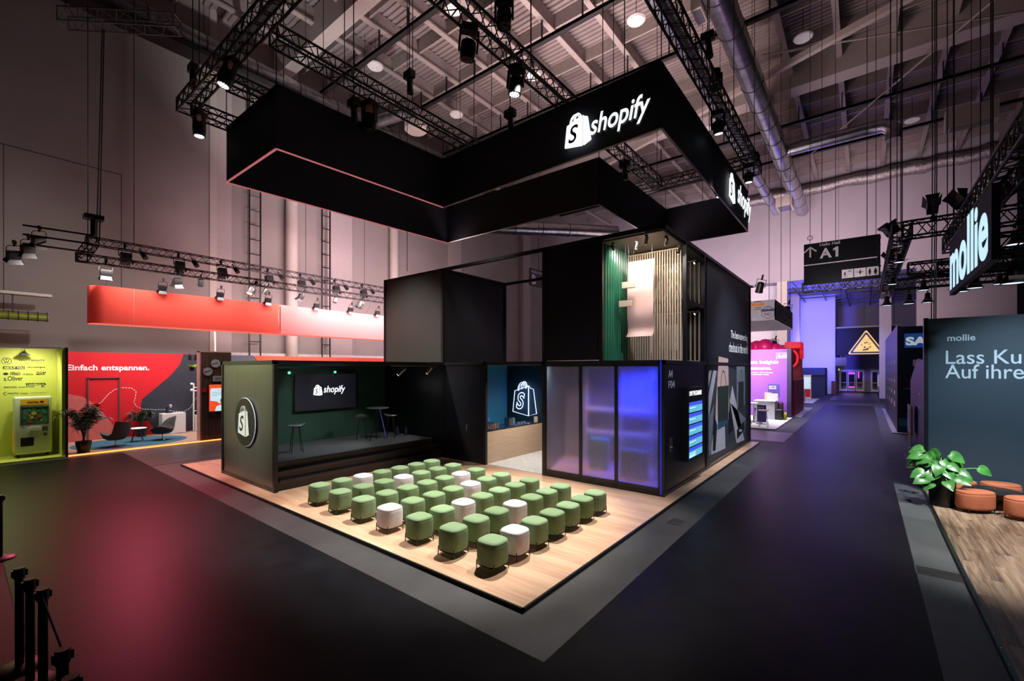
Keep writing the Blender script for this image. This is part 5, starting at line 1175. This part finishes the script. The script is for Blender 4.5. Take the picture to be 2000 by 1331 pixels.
# plant
t = thing('potted_plant', 'leafy green houseplant in a tall black cylinder pot on the planks', 'potted plant', (1.28, 12.98, .05))
MB().lathe([(.20, 0), (.21, .01), (.21, .58), (.195, .58), (.19, .53), (.02, .53)], (1.28, 12.98, .051), 36).build('pot', mat('gloss_black_pot', (.006, .006, .007), .22), t)
MB().lathe([(.19, .50), (.02, .54)], (1.28, 12.98, .051), 20).build('soil', mat('bark_soil', (.09, .035, .02), .95, var=.5, scale=40), t)
rr = random.Random(11)
specs = [(-.30, .10, .60), (-.22, -.05, .44), (-.12, .12, .50), (0, .15, .46), (.12, .18, .44), (.10, -.10, .34), (-.05, -.15, .30), (-.30, -.12, .14), (-.38, .05, .30), (-.26, -.20, .02), (-.18, -.22, -.06), (.22, -.1, .22), (.30, .05, .14), (.20, -.2, .10), (.05, -.28, .02), (-.10, .05, .36), (.02, 0, .40), (-.2, .15, .25), (.14, .02, .54), (.56, .10, .30), (-.05, .1, .56), (-.20, 0, .34), (.05, -.12, .22), (.2, .1, .34), (-.12, -.15, .14), (-.33, 0, .48)]
base = V3((1.28, 12.98, .58))
for k, (dx, dy, dz) in enumerate(specs):
    tip = base+V3((dx, dy, dz)); mid = base+V3((dx*.4, dy*.4, dz*.5+.16)); s0 = base+V3((rr.uniform(-.04, .04), rr.uniform(-.04, .04), 0))
    pts = [s0*(1-f)**2+mid*2*f*(1-f)+tip*f*f for f in [q/6 for q in range(7)]]
    st_ = MB().tube(pts, .007, 5).build('petiole', mat('green_petiole', (.10, .28, .05), .5), t)
    d = V3((dx, dy, 0)).normalized() if abs(dx)+abs(dy) > .05 else V3((.5, -.6, 0)); d = (V3((d.x, d.y*.5-.15, -.45+rr.uniform(-.2, .2)))).normalized(); nr = V3((-.15, -.75, .60)); s_ = d.cross(nr).normalized(); n_ = s_.cross(d).normalized()
    L_ = rr.uniform(.20, .29); W_ = L_*.44
    outl = [(-.10, 0), (-.16, .35), (-.10, .75), (.08, 1), (.32, 1.0), (.58, .75), (.82, .36), (1, 0)]
    vs = []; m_ = len(outl)
    for f, w_ in outl:
        for sg in (-1, 0, 1): vs.append(tip+d*(f*L_ if sg else max(f, 0)*L_)+s_*(sg*w_*W_)+n_*(abs(sg)*w_*W_*.28-.06*f*f))
    fs = []
    for q in range(m_-1):
        for c_ in (0, 1): fs.append((q*3+c_, q*3+c_+1, q*3+3+c_+1, q*3+3+c_))
    MB().add(vs, fs).build('leaf', M_leafg, st_, ang=80)
# mollie lit sign
t = thing('mollie_sign', 'large glowing pale blue mollie letters hanging at the right', 'sign', (1.6, 12.9, 4.8))
MB().box(1.62, 10.55, 4.70, 1.72, 15.1, 5.95).build('backing', M_fabric, t, False)
# letters face -x ; reading from far (left in view) to near: u = -y
fr = (V3((1.62, 15.0, 4.80)), (0, -1, 0), (0, 0, 1))
mb = MB(); text(mb, 'mollie', fr, 4.2, 1.18, .006, 0, .028, 1.02); mb.build('lit_letters', mat('lit_letter_blue', (.8, .95, 1), .5, emis=(.52, .82, .95), estr=1.0), t, False)
for y in (11.2, 14.4): MB().bar((1.70, y, 5.90), (1.96, y, 6.32), .05).build('bracket', M_black, t, False)
# right hand trusses
RG = []
truss('black truss running away below the A1 sign side', (.85, 16.9, 6.9), (.85, 31, 6.9), .42, .5, cables=(.05, .5), r=.028)
truss('black truss crossing right from the nearest truss end', (.85, 16.9, 6.85), (6.0, 16.9, 6.85), .42, .5, cables=(.3, .8), r=.028)
truss('black truss behind the mollie letters, upper', (2.0, 9.5, 6.5), (2.0, 18, 6.5), .42, .5, cables=(.4,), r=.03)
truss('rear black truss above the navy stand', (1.0, 25.8, 6.6), (7, 25.8, 6.6), .42, .5, cables=(.4,), r=.03)
truss('middle black truss between the navy stand and the right stand', (1.2, 21, 6.4), (7, 21, 6.4), .42, .5, cables=(.5,), r=.03)
truss('black truss cut by the right edge above the letters', (2.5, 11.0, 6.2), (7, 11.0, 6.2), .42, .5, cables=(.5,), r=.03)
truss('low black truss right beside the letter e of the hanging letters', (1.9, 12.2, 5.25), (6.5, 12.2, 5.25), .34, .45, cables=(.5,), r=.026)
truss('low black truss above the slate blue wall top', (1.85, 14.75, 5.45), (6.5, 14.75, 5.45), .34, .45, cables=(.5,), r=.026)
truss('low black truss behind the slate blue wall', (1.6, 17.3, 5.7), (6.5, 17.3, 5.7), .34, .45, cables=(.5,), r=.026)
truss('black truss far behind, under the A1 sign', (-4, 44, 9.6), (8, 44, 9.6), .7, .9, cables=(.2,), r=.05)
truss('sloping black truss at the upper right corner', (3.2, 13.0, 6.3), (4.2, 10.6, 9.5), .5, .5, cables=(.97,), r=.035, top=21.3)
def bell_lamp():
    t = thing('bell_lamp', '', 'stage light', (0, 0, 0))
    MB().lathe([(.05, -.1), (.08, -.12), (.09, -.30), (.11, -.34), (.19, -.48), (.185, -.48), (.10, -.35)], n=20, cap=False).build('reflector', M_fix, t)
    MB().lathe([(.17, -.465), (.0001, -.46)], n=20).build('bulb', mat('bell_bulb', (1, 1, 1), .5, emis=(.70, .84, 1), estr=1.3), t)
    MB().tube([(-.15, 0, -.25), (-.15, 0, .0), (.15, 0, .0), (.15, 0, -.25)], .012, 5).build('yoke', M_fix, t)
    MB().cyl((0, 0, -.01), (0, 0, .12), .03, n=6).box(-.32, -.025, .10, .32, .025, .13).build('clamp_bar', M_fix, t)
    for a in (0, PI): MB().add([(.16*math.cos(a), -.08, -.44), (.16*math.cos(a), .08, -.44), (.30*math.cos(a), .12, -.36), (.30*math.cos(a), -.12, -.36)], [(0, 1, 2, 3)]).build('barn_door', M_grey, t, False)
    return t
BL = bell_lamp(); G3 = 'lamps on the trusses at the right'
wd = ['nearest', 'second', 'third', 'fourth', 'fifth', 'sixth', 'seventh', 'eighth', 'ninth', 'tenth', 'eleventh', 'twelfth']
for i, (x, y, z, s_) in enumerate(((2.15, 12.2, 4.95, .95), (2.0, 14.75, 5.17, .8), (2.1, 17.3, 5.42, .8), (2.4, 21, 6.06, 1.0), (.85, 18.5, 6.59, .7), (.85, 28.2, 6.54, 1.2), (1.5, 25.8, 6.25, 1.1), (2.1, 25.8, 6.25, 1.1), (1.6, 21, 6.07, .9), (3.4, 21, 6.07, .9), (3.0, 16.9, 6.52, .9), (.85, 22.8, 6.58, .8))):
    place(BL, (x, y, z), 0 if x == .85 else PI/2, '%s bell lamp on the right hand trusses, counted from the mollie letters' % wd[i], 0, 0, s_, G3)
for i, (x, y) in enumerate(((1.5, 17), (2.2, 17), (3.1, 17), (.9, 19.5), (.9, 24.5), (2.6, 11.6))):
    place(PL, (x, y, 7.2), .7*i, '%s barn door lamp standing on the right hand trusses' % wd[i], PI*.8, 0, 1.2, G3)
mb = MB()
for (x, y) in ((1.3, 14.6), (1.34, 14.7), (1.26, 14.65)): mb.tube([(x, y, 4.0), (x+.02, y, 8), (x, y, 20)], .011, 5)
tag(mb.build('cable_bundle', M_cable, None), 'thick bundle of black cables dropping behind the slate blue wall', 'cable')
for (x, y) in ((.9, 18), (.7, 20), (1.0, 23), (2.6, 17), (1.9, 16.9), (.1, 26), (2.9, 26), (2.2, 21)): tag(MB().cyl((x, y, 7), (x, y, 21.19), .014, n=4).build('suspension_wire', M_cable, None), 'thin black wire dropping from the roof to the right hand trusses', 'wire', 'thin wires over the right hand trusses')
# A1 sign
t = thing('hall_sign', 'black hanging sign pointing to Hall A1 with toilet symbols', 'sign', (-.75, 22, 6.4))
MB().box(-1.96, 22.0, 6.38, .48, 22.12, 8.06).build('board', mat('sign_black', (.008, .008, .010), .4), t, False)
fr = lambda x, z: (V3((x, 21.999, z)), (1, 0, 0), (0, 0, 1))
M_sg = mat('sign_print', (.75, .68, .70), .6)
mb = MB(); text(mb, 'Halle Hall', fr(-1.42, 7.90), .66, .115, .004, 0, .01); text(mb, 'A', fr(-1.42, 7.40), .40, .40, .004, 0, .03); mb.prism([(.52, 0), (.61, 0), (.61, .40), (.53, .40), (.44, .33), (.44, .26), (.52, .29)], fr(-1.42, 7.40), .004)
mb.prism([(0, 0), (2.4, 0), (2.4, .04), (0, .04)], fr(-1.95, 7.17), .004)
mb.prism([(.17, 0), (.23, 0), (.23, .40), (.17, .40)], fr(-1.94, 7.50), .004); ribbon(mb, [(.0, .23), (.20, .42), (.40, .23)], .055, fr(-1.94, 7.50), .004)
mb.build('sign_writing', M_sg, t, False)
mb = MB()
for k in range(3): mb.prism([(0, 0), (.36, 0), (.36, .34), (0, .34)], fr(-.70+k*.385, 6.50), .004)
mb.build('pictogram_panel', M_sg, t, False)
mb = MB(); text(mb, 'WC', fr(-.52, 6.72), .14, .08, .007, 0, .02)
def man(x, z, h, w_): mb.prism([(a, b) for a, b in arc_pts(x+w_/2, z+h, .022, .026, 0, 2*PI, 8)][:-1], fr(0, 0), .007); mb.prism([(x, z+h*.35), (x+w_, z+h*.35), (x+w_*.8, z+h*.88), (x+w_*.2, z+h*.88)], fr(0, 0), .007); mb.prism([(x+w_*.25, z), (x+w_*.75, z), (x+w_*.75, z+h*.4), (x+w_*.25, z+h*.4)], fr(0, 0), .007)
man(.12, 6.54, .22, .09); man(.28, 6.54, .22, .11); man(-.63, 6.60, .12, .06); ribbon(mb, arc_pts(-.60, 6.60, .06, .05, PI, 2*PI, 6), .012, fr(0, 0), .007)
man(-.16, 6.60, .14, .07); mb.prism([(0, 0), (.24, 0), (.24, .02), (0, .02)], fr(-.26, 6.68), .007); mb.build('pictograms', mat('pictogram_black', (.012, .012, .012), .5), t, False)
mb = MB()
for x in (-1.75, -1.35, -.9, .35): mb.cyl((x, 22.06, 8.06), (x, 22.06, 21.19), .010, n=4)
mb.tube([(-1.75+.09*math.cos(a), 22.06, 8.32+.09*math.sin(a)) for a in [k*PI/5 for k in range(10)]], .012, 5, True).build('hanging_cable', M_cable, t)
mb = MB()
rr = random.Random(2)
for k in range(16): a = 7.95-k*.075; mb.sph((.42+rr.uniform(-.03, .03), 21.93, a), .05, 6, 4)
tag(mb.build('crumpled_lamp_string', mat('black_plastic_gloss', (.02, .02, .02), .15), None), 'glossy black bundle hanging over the right edge of the hall sign', 'cable bundle')
# Halle B sign
t = thing('hall_sign', 'black hanging sign with letter B seen through the upper frame', 'sign', (-16.05, 24, 8.05))
p = (V3((-11.55, 19.0, 0)))
u_ = V3((1, 0, 0))
MB().box(-16.1, 22.05, 8.05, -16.0, 26.0, 9.12).build('board', MATS['sign_black'], t, False)
mb = MB(); text(mb, 'Halle/Halls', (V3((-15.998, 22.15, 8.85)), (0, 1, 0), (0, 0, 1)), 1.3, .17, .004, 0, .01); text(mb, 'B', (V3((-15.998, 22.2, 8.14)), (0, 1, 0), (0, 0, 1)), .45, .62, .004, 0, .05); mb.build('sign_writing', M_sg, t, False)
MB().cyl((-16.05, 23.0, 9.12), (-16.05, 23.0, 21.3), .015, n=5).build('hanging_cable', M_cable, t)
# warning screen
t = thing('warning_screen', 'large black screen showing a yellow falling objects warning triangle', 'screen', (.2, 60, 4.4))
MB().box(-2.36, 60.0, 4.36, 2.85, 60.15, 7.26).build('display', mat('led_wall_black', (.003, .003, .003), .9), t, False)
MB().box(-2.4, 59.95, 7.26, 2.9, 60.2, 7.42).build('top_rail', M_black, t, False)
M_y = mat('warning_yellow', (.2, .14, .05), .8, emis=(1, .60, .19), estr=.95)
cx, zb, hh, ww = .15, 4.62, 2.05, 2.5
def tri(s_, r=.12):
    pts = []; C_ = (cx, zb+hh/3)
    for (a, b) in ((cx-ww/2, zb), (cx+ww/2, zb), (cx, zb+hh)):
        px_, pz_ = C_[0]+(a-C_[0])*s_, C_[1]+(b-C_[1])*s_; q = math.atan2(b-C_[1], a-C_[0])
        for k in range(-3, 4): pts.append((px_-r*math.cos(q)+r*math.cos(q+k*.3), pz_-r*math.sin(q)+r*math.sin(q+k*.3)))
    return pts
fr = (V3((0, 60, 0)), (1, 0, 0), (0, 0, 1))
MB().prism(tri(1.18), fr, .01).build('triangle_rim', M_y, t, False); MB().prism(tri(1.05), fr, .02).build('triangle_border', mat('warning_black', (.005, .004, .004), .5), t, False); MB().prism(tri(.86, .05), fr, .03).build('triangle_field', M_y, t, False)
mb = MB(); mb.prism([(0, 0), (.34, .08), (.32, .18), (-.02, .1)], (V3((cx-.17, 60, 5.55)), (1, 0, 0), (0, 0, 1)), .04)
for a, b, r in ((-.36, 5.42, .06), (-.12, 5.16, .09)): mb.prism([(x+cx, z) for x, z in arc_pts(a, b, r, r, 0, 2*PI, 10)][:-1], fr, .04)
ribbon(mb, [(cx+.05, 5.02), (cx+.30, 5.10), (cx+.38, 5.32)], .07, fr, .04); ribbon(mb, [(cx-.25, 4.88), (cx+.15, 4.95)], .14, fr, .04); ribbon(mb, [(cx+.2, 5.45), (cx+.4, 5.58)], .05, fr, .04)
for k in range(4): ribbon(mb, [(cx-.25+k*.15, 5.78), (cx-.25+k*.15, 6.0+.08*(k % 2))], .02, fr, .04)
mb.build('falling_objects_symbol', MATS['warning_black'], t, False)
mb = MB()
for x in (-2.0, 0, 2.4): mb.cyl((x, 60.1, 7.4), (x, 60.1, 11.4), .02, n=5)
mb.build('hanging_cable', M_cable, t)
tt = thing('small_screen', 'small dark monitor hanging below the warning screen', 'screen', (-1.98, 60.1, 3.2)); MB().box(-2.45, 60.05, 3.2, -1.5, 60.15, 4.1).build('display', M_fix, tt, False); MB().box(-2.0, 60.08, 4.1, -1.95, 60.12, 4.4).build('bracket', M_fix, tt, False)
tag(MB().box(-2.9, 70.8, 2.65, -2.5, 70.9, 2.9).build('exit_sign', mat('exit_lit', (.6, .8, .3), .5, emis=(.8, .9, .4), estr=.8), None, False), 'small lit exit sign beside the far doors', 'exit sign')
# purple stand
KL = thing('purple_stand', 'purple KLAR stand wall with Data Insights lettering', 'exhibition stand', (-6, 30, 0))
M_pur = mat('purple_print_wall', (.22, .065, .42), .6, var=.1, scale=.4)
MB().box(-12, 30.8, 0, -3.58, 31.0, 4.08).build('print_wall', M_pur, KL, False); MB().box(-3.58, 30.75, 0, -3.36, 31.6, 4.10).build('wall_end', mat('purple_black_end', (.03, .02, .07), .5), KL, False)
MB().box(-12, 24.3, 0, -3.3, 31, .03).build('white_floor', mat('white_carpet', (.60, .60, .62), .9), KL, False)
MB().box(-12, 24.25, 0, -3.27, 24.3, .035).box(-3.3, 24.25, 0, -3.27, 31, .035).build('floor_edge', M_black, KL, False)
fr = lambda x, z: (V3((x, 30.799, z)), (1, 0, 0), (0, 0, 1))
mb = MB(); text(mb, 'Data Insights', fr(-5.75, 3.14), 1.72, .30, .004, 0, .02); mb.build('yellow_lettering', mat('peach_print', (.85, .60, .35), .6), KL, False)
mb = MB(); text(mb, 'Commerce.', fr(-5.80, 2.84), 1.42, .22, .004, 0, .03); text(mb, '& Automation - all in one place', fr(-5.8, 2.62), 1.5, .09, .004); text(mb, 'you can make better results.', fr(-5.8, 2.50), 1.3, .09, .004)
text(mb, 'KLAR', fr(-4.05, 3.60), .42, .17, .004, 0, .03)
ribbon(mb, [(-4.12, 3.55), (-3.52, 3.55), (-3.52, 3.84), (-4.12, 3.84), (-4.12, 3.46)], .02, fr(0, 0), .004); mb.build('white_lettering', M_printw, KL, False)
MB().box(-3.62, 30.79, 3.60, -3.58, 30.8, 3.78).build('yellow_accent', mat('accent_yellow', (.8, .55, .1), .5), KL, False)
M_brown = mat('brown_stool_leg', (.12, .05, .02), .5)
ks = make_barstool(M_whitep, M_brown)
for i, (x, y, lab) in enumerate(((-3.88, 24.95, 'white bar stool with dark legs nearest the aisle on the purple stand'), (-4.75, 25.6, 'brown legged bar stool half hidden by the black stand'), (-4.5, 27.0, 'brown legged bar stool behind the white high table'))):
    o = ks if i == 0 else dup(ks); o.location = (x, y, .031); o['label'] = lab; o['group'] = 'bar stools on the purple stand'; o.scale = (1.25, 1.25, 1.12)
t = thing('bar_table', 'white high table on the purple stand, cut by the black stand', 'table', (-5.2, 27.2, .03))
MB().box(-6.2, 26.8, 1.0, -4.55, 27.8, 1.05).build('table_top', M_whitep, t, False)
for x in (-6.1, -4.65): MB().box(x-.04, 26.85, .031, x+.04, 27.75, 1.0).build('trestle', M_whitep, t, False)
t = thing('reception_counter', 'pale grey counter with papers on the purple stand', 'counter', (-4.3, 29.2, .03))
MB().box(-4.95, 28.9, .031, -3.95, 29.8, 1.05).build('body', mat('grey_counter', (.42, .42, .44), .5), t, False); MB().box(-5.0, 28.85, 1.05, -3.9, 29.85, 1.09).build('top', M_whitep, t, False)
tag(MB().obox((-4.1, 29.1, 1.30), (.28, .02, .2), rz=.1).build('paper_sheet', M_whitep, None, False), 'white sheet leaning on the grey counter', 'panel')
tag(MB().box(-4.55, 29.5, 1.092, -4.2, 29.7, 1.52).build('cardboard_box', mat('cardboard', (.50, .30, .17), .8), None, False), 'cardboard box behind the white sheet on the counter', 'box')
def stand_poster(x0, x1, y, za, zb, lab, l1, feet):
    t = thing('display_poster', lab, 'poster', ((x0+x1)/2, y, za))
    MB().box(x0, y, za, x1, y+.02, zb).build('board', mat('indigo_poster', (.07, .05, .25), .5, var=.3, scale=1), t, False)
    mb = MB(); h_ = zb-za
    for k, s_ in enumerate(l1): text(mb, s_, (V3((x0+.06, y-.001, zb-.17-k*.11)), (1, 0, 0), (0, 0, 1)), min(.5, (x1-x0)*.6), .07, .003, 0, .02)
    mb.build('poster_writing', M_printw, t, False)
    if feet: MB().box(x0-.02, y-.15, .031, x1+.02, y+.15, .05).box((x0+x1)/2-.015, y+.02, .04, (x0+x1)/2+.015, y+.05, za+.2).build('foot', M_grey, t, False)
stand_poster(-4.45, -3.85, 30.0, 1.25, 2.0, 'indigo poster with white lines above the grey counter', ['BITTE', 'EINSCANNEN'], False)
stand_poster(-4.40, -3.98, 26.3, .12, 1.02, 'indigo poster stand in front of the white high table', ['AUTO', 'INSIGHTS'], True)
tag(rbox(-3.98, 28.9, .032, -3.55, 29.3, .62, .10).build('backpack', M_fix, None), 'black backpack on the floor beside the counter', 'bag')
tag(rbox(-3.58, 29.2, .032, -3.42, 29.45, .42, .05).build('yellow_bag', mat('neon_yellow_bag', (.65, .70, .02), .6), None), 'small yellow bag right of the black backpack', 'bag')
tag(rbox(-3.95, 29.75, .032, -3.66, 30.1, .98, .1).build('plum_backpack', mat('plum_cloth', (.05, .015, .05), .8), None), 'plum coloured bag leaning on the purple wall', 'bag')
# balloons and red stand behind
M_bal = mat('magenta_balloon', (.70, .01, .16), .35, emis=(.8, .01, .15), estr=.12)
for i, (x, y, z, r) in enumerate(((-6.3, 34, 4.2, .55), (-5.75, 34.3, 4.3, .5), (-5.2, 34, 4.35, .52), (-4.65, 34.2, 4.15, .45), (-4.25, 33.8, 3.95, .42), (-5.5, 33.6, 3.9, .4))):
    t = thing('balloon', 'magenta balloon above the purple wall, %s from the left' % pos[i], 'balloon', (x, y, z-r), 'magenta balloons above the purple wall')
    MB().sph((x, y, z), r, 20, 14, 1.08).build('skin', M_bal, t); MB().cyl((x, y, z-r*1.08-.06), (x, y, z-r*1.05), .05, .015, 8).build('knot', M_bal, t)
t = thing('red_stand', 'narrow red stand with a round lit corner behind the purple wall', 'exhibition stand', (-3.8, 36, 0))
M_rs = mat('crimson_wall', (.35, .01, .03), .5); MB().box(-8, 37, 0, -3.4, 37.2, 4.6).build('back_wall', M_rs, t, False)
MB().box(-3.42, 31.8, 0, -3.3, 37, 2.2).build('low_wall', M_rs, t, False)
MB().box(-4.2, 35, 4.3, -3.3, 37, 4.7).box(-3.5, 36.6, 3.6, -3.3, 37, 4.7).build('header', mat('lit_crimson', (.8, .02, .03), .5, emis=(.8, .01, .03), estr=.5), t, False)
ribbon_mb = MB(); ribbon(ribbon_mb, arc_pts(-3.9, 3.6, .45, .6, -PI/2, PI/2, 12), .12, (V3((0, 34.9, 0)), (1, 0, 0), (0, 0, 1)), .1); ribbon_mb.build('round_emblem', MATS['lit_crimson'], t, False)
MB().box(-9, 31.7, 0, -2.95, 39.5, .03).build('white_floor', MATS['white_carpet'], t, False)
# hanging white box sign
t = thing('hanging_box_sign', 'white hanging box sign with hexagon badges beside the black stand', 'sign', (-4.3, 27, 5.2))
MB().box(-9, 24.4, 5.25, -3.3, 24.45, 6.22).box(-3.34, 24.4, 5.25, -3.3, 30.8, 6.2).box(-9, 30.76, 5.2, -3.3, 30.8, 6.2).build('fabric_skin', mat('pale_sign_fabric', (.42, .38, .42), .7), t, False)
def hexa(x, z, r, band, lines):
    f_ = (V3((0, 24.399, 0)), (1, 0, 0), (0, 0, 1)); mb = MB(); ribbon(mb, [(x+r*math.sin(a), z+r*math.cos(a)) for a in [k*PI/3 for k in range(7)]], .02, f_, .003); mb.prism([(x-r*.95, z+.05), (x+r*.95, z+.05), (x+r*.95, z+.17), (x-r*.95, z+.17)], f_, .004); mb.build('hexagon_badge', band, t, False)
    mb = MB(); 
    for a in (.25, -.05, -.13): mb.prism([(x-.15, z+a), (x+.15, z+a), (x+.15, z+a+.025), (x-.15, z+a+.025)], f_, .005)
    mb.build('badge_writing', M_dk, t, False)
hexa(-4.05, 5.92, .30, mat('badge_orange', (.75, .22, .03), .5), 1); hexa(-3.62, 5.62, .30, mat('badge_navy', (.03, .03, .10), .5), 1)
mb = MB(); text(mb, 'Händlerbund', (V3((-3.299, 26.5, 5.75)), (0, 1, 0), (0, 0, 1)), 3.6, .28, .004, 0, .01); text(mb, 'Beratung', (V3((-3.299, 26.5, 5.4)), (0, 1, 0), (0, 0, 1)), 2.8, .22, .004); mb.box(-3.3, 25.2, 5.55, -3.296, 26.2, 6.05); mb.build('side_writing', mat('sign_grey_print', (.10, .10, .13), .6), t, False)
mb = MB()
for p in ((-3.6, 24.6), (-3.4, 30.6), (-3.4, 27)): mb.cyl((p[0], p[1], 6.2), (p[0], p[1], 20), .012, n=4)
mb.build('hanging_cable', M_cable, t)
for i, (x, y, z) in enumerate(((-3.9, 24.6, 7.3), (-3.35, 29.5, 6.6), (-4.6, 34, 4.9))):
    place(PC, (x, y, z), 0, 'lamp cluster %s' % ('above the hexagon badges', 'at the right end of the white box sign', 'above the magenta balloons')[i], .4, .3, 1.7)
t = thing('flood_lamp', 'glaring white lamp beside the edge of the black stand', 'lamp', (-5.9, 30, 4.85))
MB().sph((-5.85, 30.9, 4.95), .16, 12, 8).build('bulb', mat('glare_bulb', (1, 1, 1), .5, emis=(1, .95, .98), estr=30), t); MB().cyl((-5.85, 30.9, 4.08), (-5.85, 30.9, 4.82), .03, n=6).build('stem', M_fix, t)
tag(MB().box(-8, 51.9, 8.1-3.2, -6.6, 51.99, 5.9).build('wall_window', mat('dark_window', (.02, .02, .025), .3), None, False), 'dark ribbon window in the white wall above the balloons', 'window')
# far blue stand and items
t = thing('navy_booth', 'dark navy box booth under the blue lit wall', 'exhibition stand', (-4.6, 58, 0))
MB().box(-6.2, 58.4, 0, -3.3, 62, 3.0).build('shell', mat('navy_felt', (.012, .018, .07), .7), t, False); MB().box(-6.2, 58.2, 2.2, -3.3, 58.4, 3.0).build('fascia', mat('navy_blue', (.01, .03, .20), .6), t, False)
t = thing('red_drinks_fridge', 'lit fridge with a red front on the white floor far behind', 'fridge', (-4.1, 50, 0))
MB().box(-4.55, 50.8, .031, -3.95, 51.4, 2.3).build('cabinet', M_whitep, t, False); MB().box(-4.5, 50.78, 1.0, -4.0, 50.8, 2.1).build('glass_door', mat('lit_fridge', (.5, .7, .8), .3, emis=(.5, .75, .85), estr=.6), t, False); MB().box(-4.5, 50.77, .2, -4.0, 50.8, .95).build('red_front', mat('red_plastic', (.55, .01, .03), .4), t, False)
tag(MB().box(-4.95, 45.5, .031, -4.0, 46.0, 1.1).build('info_counter', mat('grey_counter', (.42, .42, .44), .5), None, False), 'small grey counter on the far white floor', 'counter')
tag(MB().box(-8, 44.4, .0065, -3.35, 52, .03).build('white_floor_panel', MATS['white_carpet'], None, False), 'white stand floor far behind the red stand', 'stand floor')
tag(MB().box(-2.9, 61.5, .001, -2.45, 62.2, 1.5).build('red_cabinet', mat('maroon_cabinet', (.08, .01, .03), .5), None, False), 'dark red cabinet by the far wall', 'cabinet')
# navy (SAP) stand
t = thing('navy_stand', 'navy stand with SAP logo right of the aisle', 'exhibition stand', (2.5, 30, 0))
M_nv = mat('navy_print_wall', (.006, .012, .045), .5, var=.1, scale=1)
MB().box(1.2, 26.5, .05, 6, 26.6, 4.80).build('front_wall', M_nv, t, False); MB().box(1.16, 26.5, .05, 1.2, 41, 4.9).build('side_wall', mat('plum_black_wall', (.030, .018, .036), .4), t, False)
MB().box(.98, 26.2, 0, 6, 41.5, .05).build('stand_floor', mat('lavender_edge', (.25, .22, .28), .5), t, False)
fr = lambda x, z: (V3((x, 26.499, z)), (1, 0, 0), (0, 0, 1))
MB().prism([(1.40, 3.85), (2.9, 3.85), (2.5, 4.48), (1.40, 4.48)], fr(0, 0), .004).build('logo_field', mat('sap_blue', (.02, .10, .38), .5, emis=(.02, .12, .5), estr=.25), t, False)
mb = MB(); text(mb, 'SAP', fr(1.44, 3.95), 1.0, .38, .008, 0, .05); mb.build('logo_letters', mat('logo_white_added_glow', (.7, .75, .8), .5, emis=(.6, .68, .8), estr=.5), t, False); mb = MB(); text(mb, 'MB', fr(1.68, 3.03), .8, .28, .004, 0, .05); mb.build('white_lettering', M_printw, t, False)  # SAP letters get an added glow to brighten the print
for q in ([(1.15, 0), (2.2, 0), (2.2, .35), (1.15, .35)], [(1.75, .85), (2.3, .85), (2.3, 1.2), (1.75, 1.2)], [(1.35, 1.65), (1.6, 1.62), (1.75, 1.72), (1.4, 1.72)], [(1.6, .55), (2.0, .55), (2.1, .68), (1.7, .68)]): MB().prism([(max(1.21, a), b+.35) for a, b in q], fr(0, 0), .004).build('teal_shape', mat('teal_print', (.01, .17, .22), .5), t, False)
fr = lambda y, z: (V3((1.158, y, z)), (0, -1, 0), (0, 0, 1))
mb = MB(); rr = random.Random(9)
for k, (z, h_) in enumerate(((3.1, .22), (2.2, .16), (1.6, .2), (1.0, .3))):
    for q in range(4):
        mb.prism([(0, 0), (.9, 0), (.9, h_), (0, h_*.8)], fr(38-q*2.9, z+.02*q), .004)
mb.build('side_lettering', mat('lilac_print', (.40, .32, .42), .6), t, False)
# blue kiosk wall behind the slate stand
t = thing('blue_partition', 'dark blue angled partition with a white mark behind the slate wall', 'partition', (1.25, 16.5, 0))
MB().prism([(14.6, .05), (19.2, .05), (19.2, 2.55), (16.9, 3.2), (14.6, 3.1)], (V3((1.16, 0, 0)), (0, 1, 0), (0, 0, 1)), .09).build('panel', mat('royal_navy_panel', (.010, .020, .085), .5), t, False)
ribbon_mb = MB(); ribbon(ribbon_mb, arc_pts(16.2, 2.05, .25, .22, PI*.35, PI*1.65, 10), .05, (V3((1.158, 0, 0)), (0, -1, 0), (0, 0, 1)), .004)
ribbon_mb = MB(); ribbon(ribbon_mb, [(-(16.2+.28*math.cos(a)), 2.05+.2*math.sin(a)) for a in [PI*.35+k*PI*.13 for k in range(11)]], .05, (V3((1.158, 0, 0)), (0, -1, 0), (0, 0, 1)), .004); ribbon_mb.build('white_mark', M_print, t, False)
tag(MB().box(1.02, 14.9, .001, 1.10, 20.1, .05).build('kerb_rail', mat('lavender_rail', (.14, .12, .17), .4, .5), None, False), 'lavender grey edge rail on the floor behind the plant', 'rail')
t = thing('framed_monitor', 'thin monitor in a yellow wooden frame on a white stand', 'monitor', (1.05, 17.5, 0))
MB().box(1.02, 16.85, 1.02, 1.07, 18.05, 1.85).build('frame', mat('honey_wood', (.35, .19, .06), .5), t, False); MB().box(1.015, 16.95, 1.10, 1.02, 17.95, 1.77).build('display', M_scr, t, False)
MB().cyl((1.05, 17.5, .02), (1.05, 17.5, 1.05), .025, n=8).box(.97, 17.3, .006, 1.13, 17.7, .03).box(1.0, 17.3, .25, 1.1, 17.45, .62).build('stand', M_whitep, t)
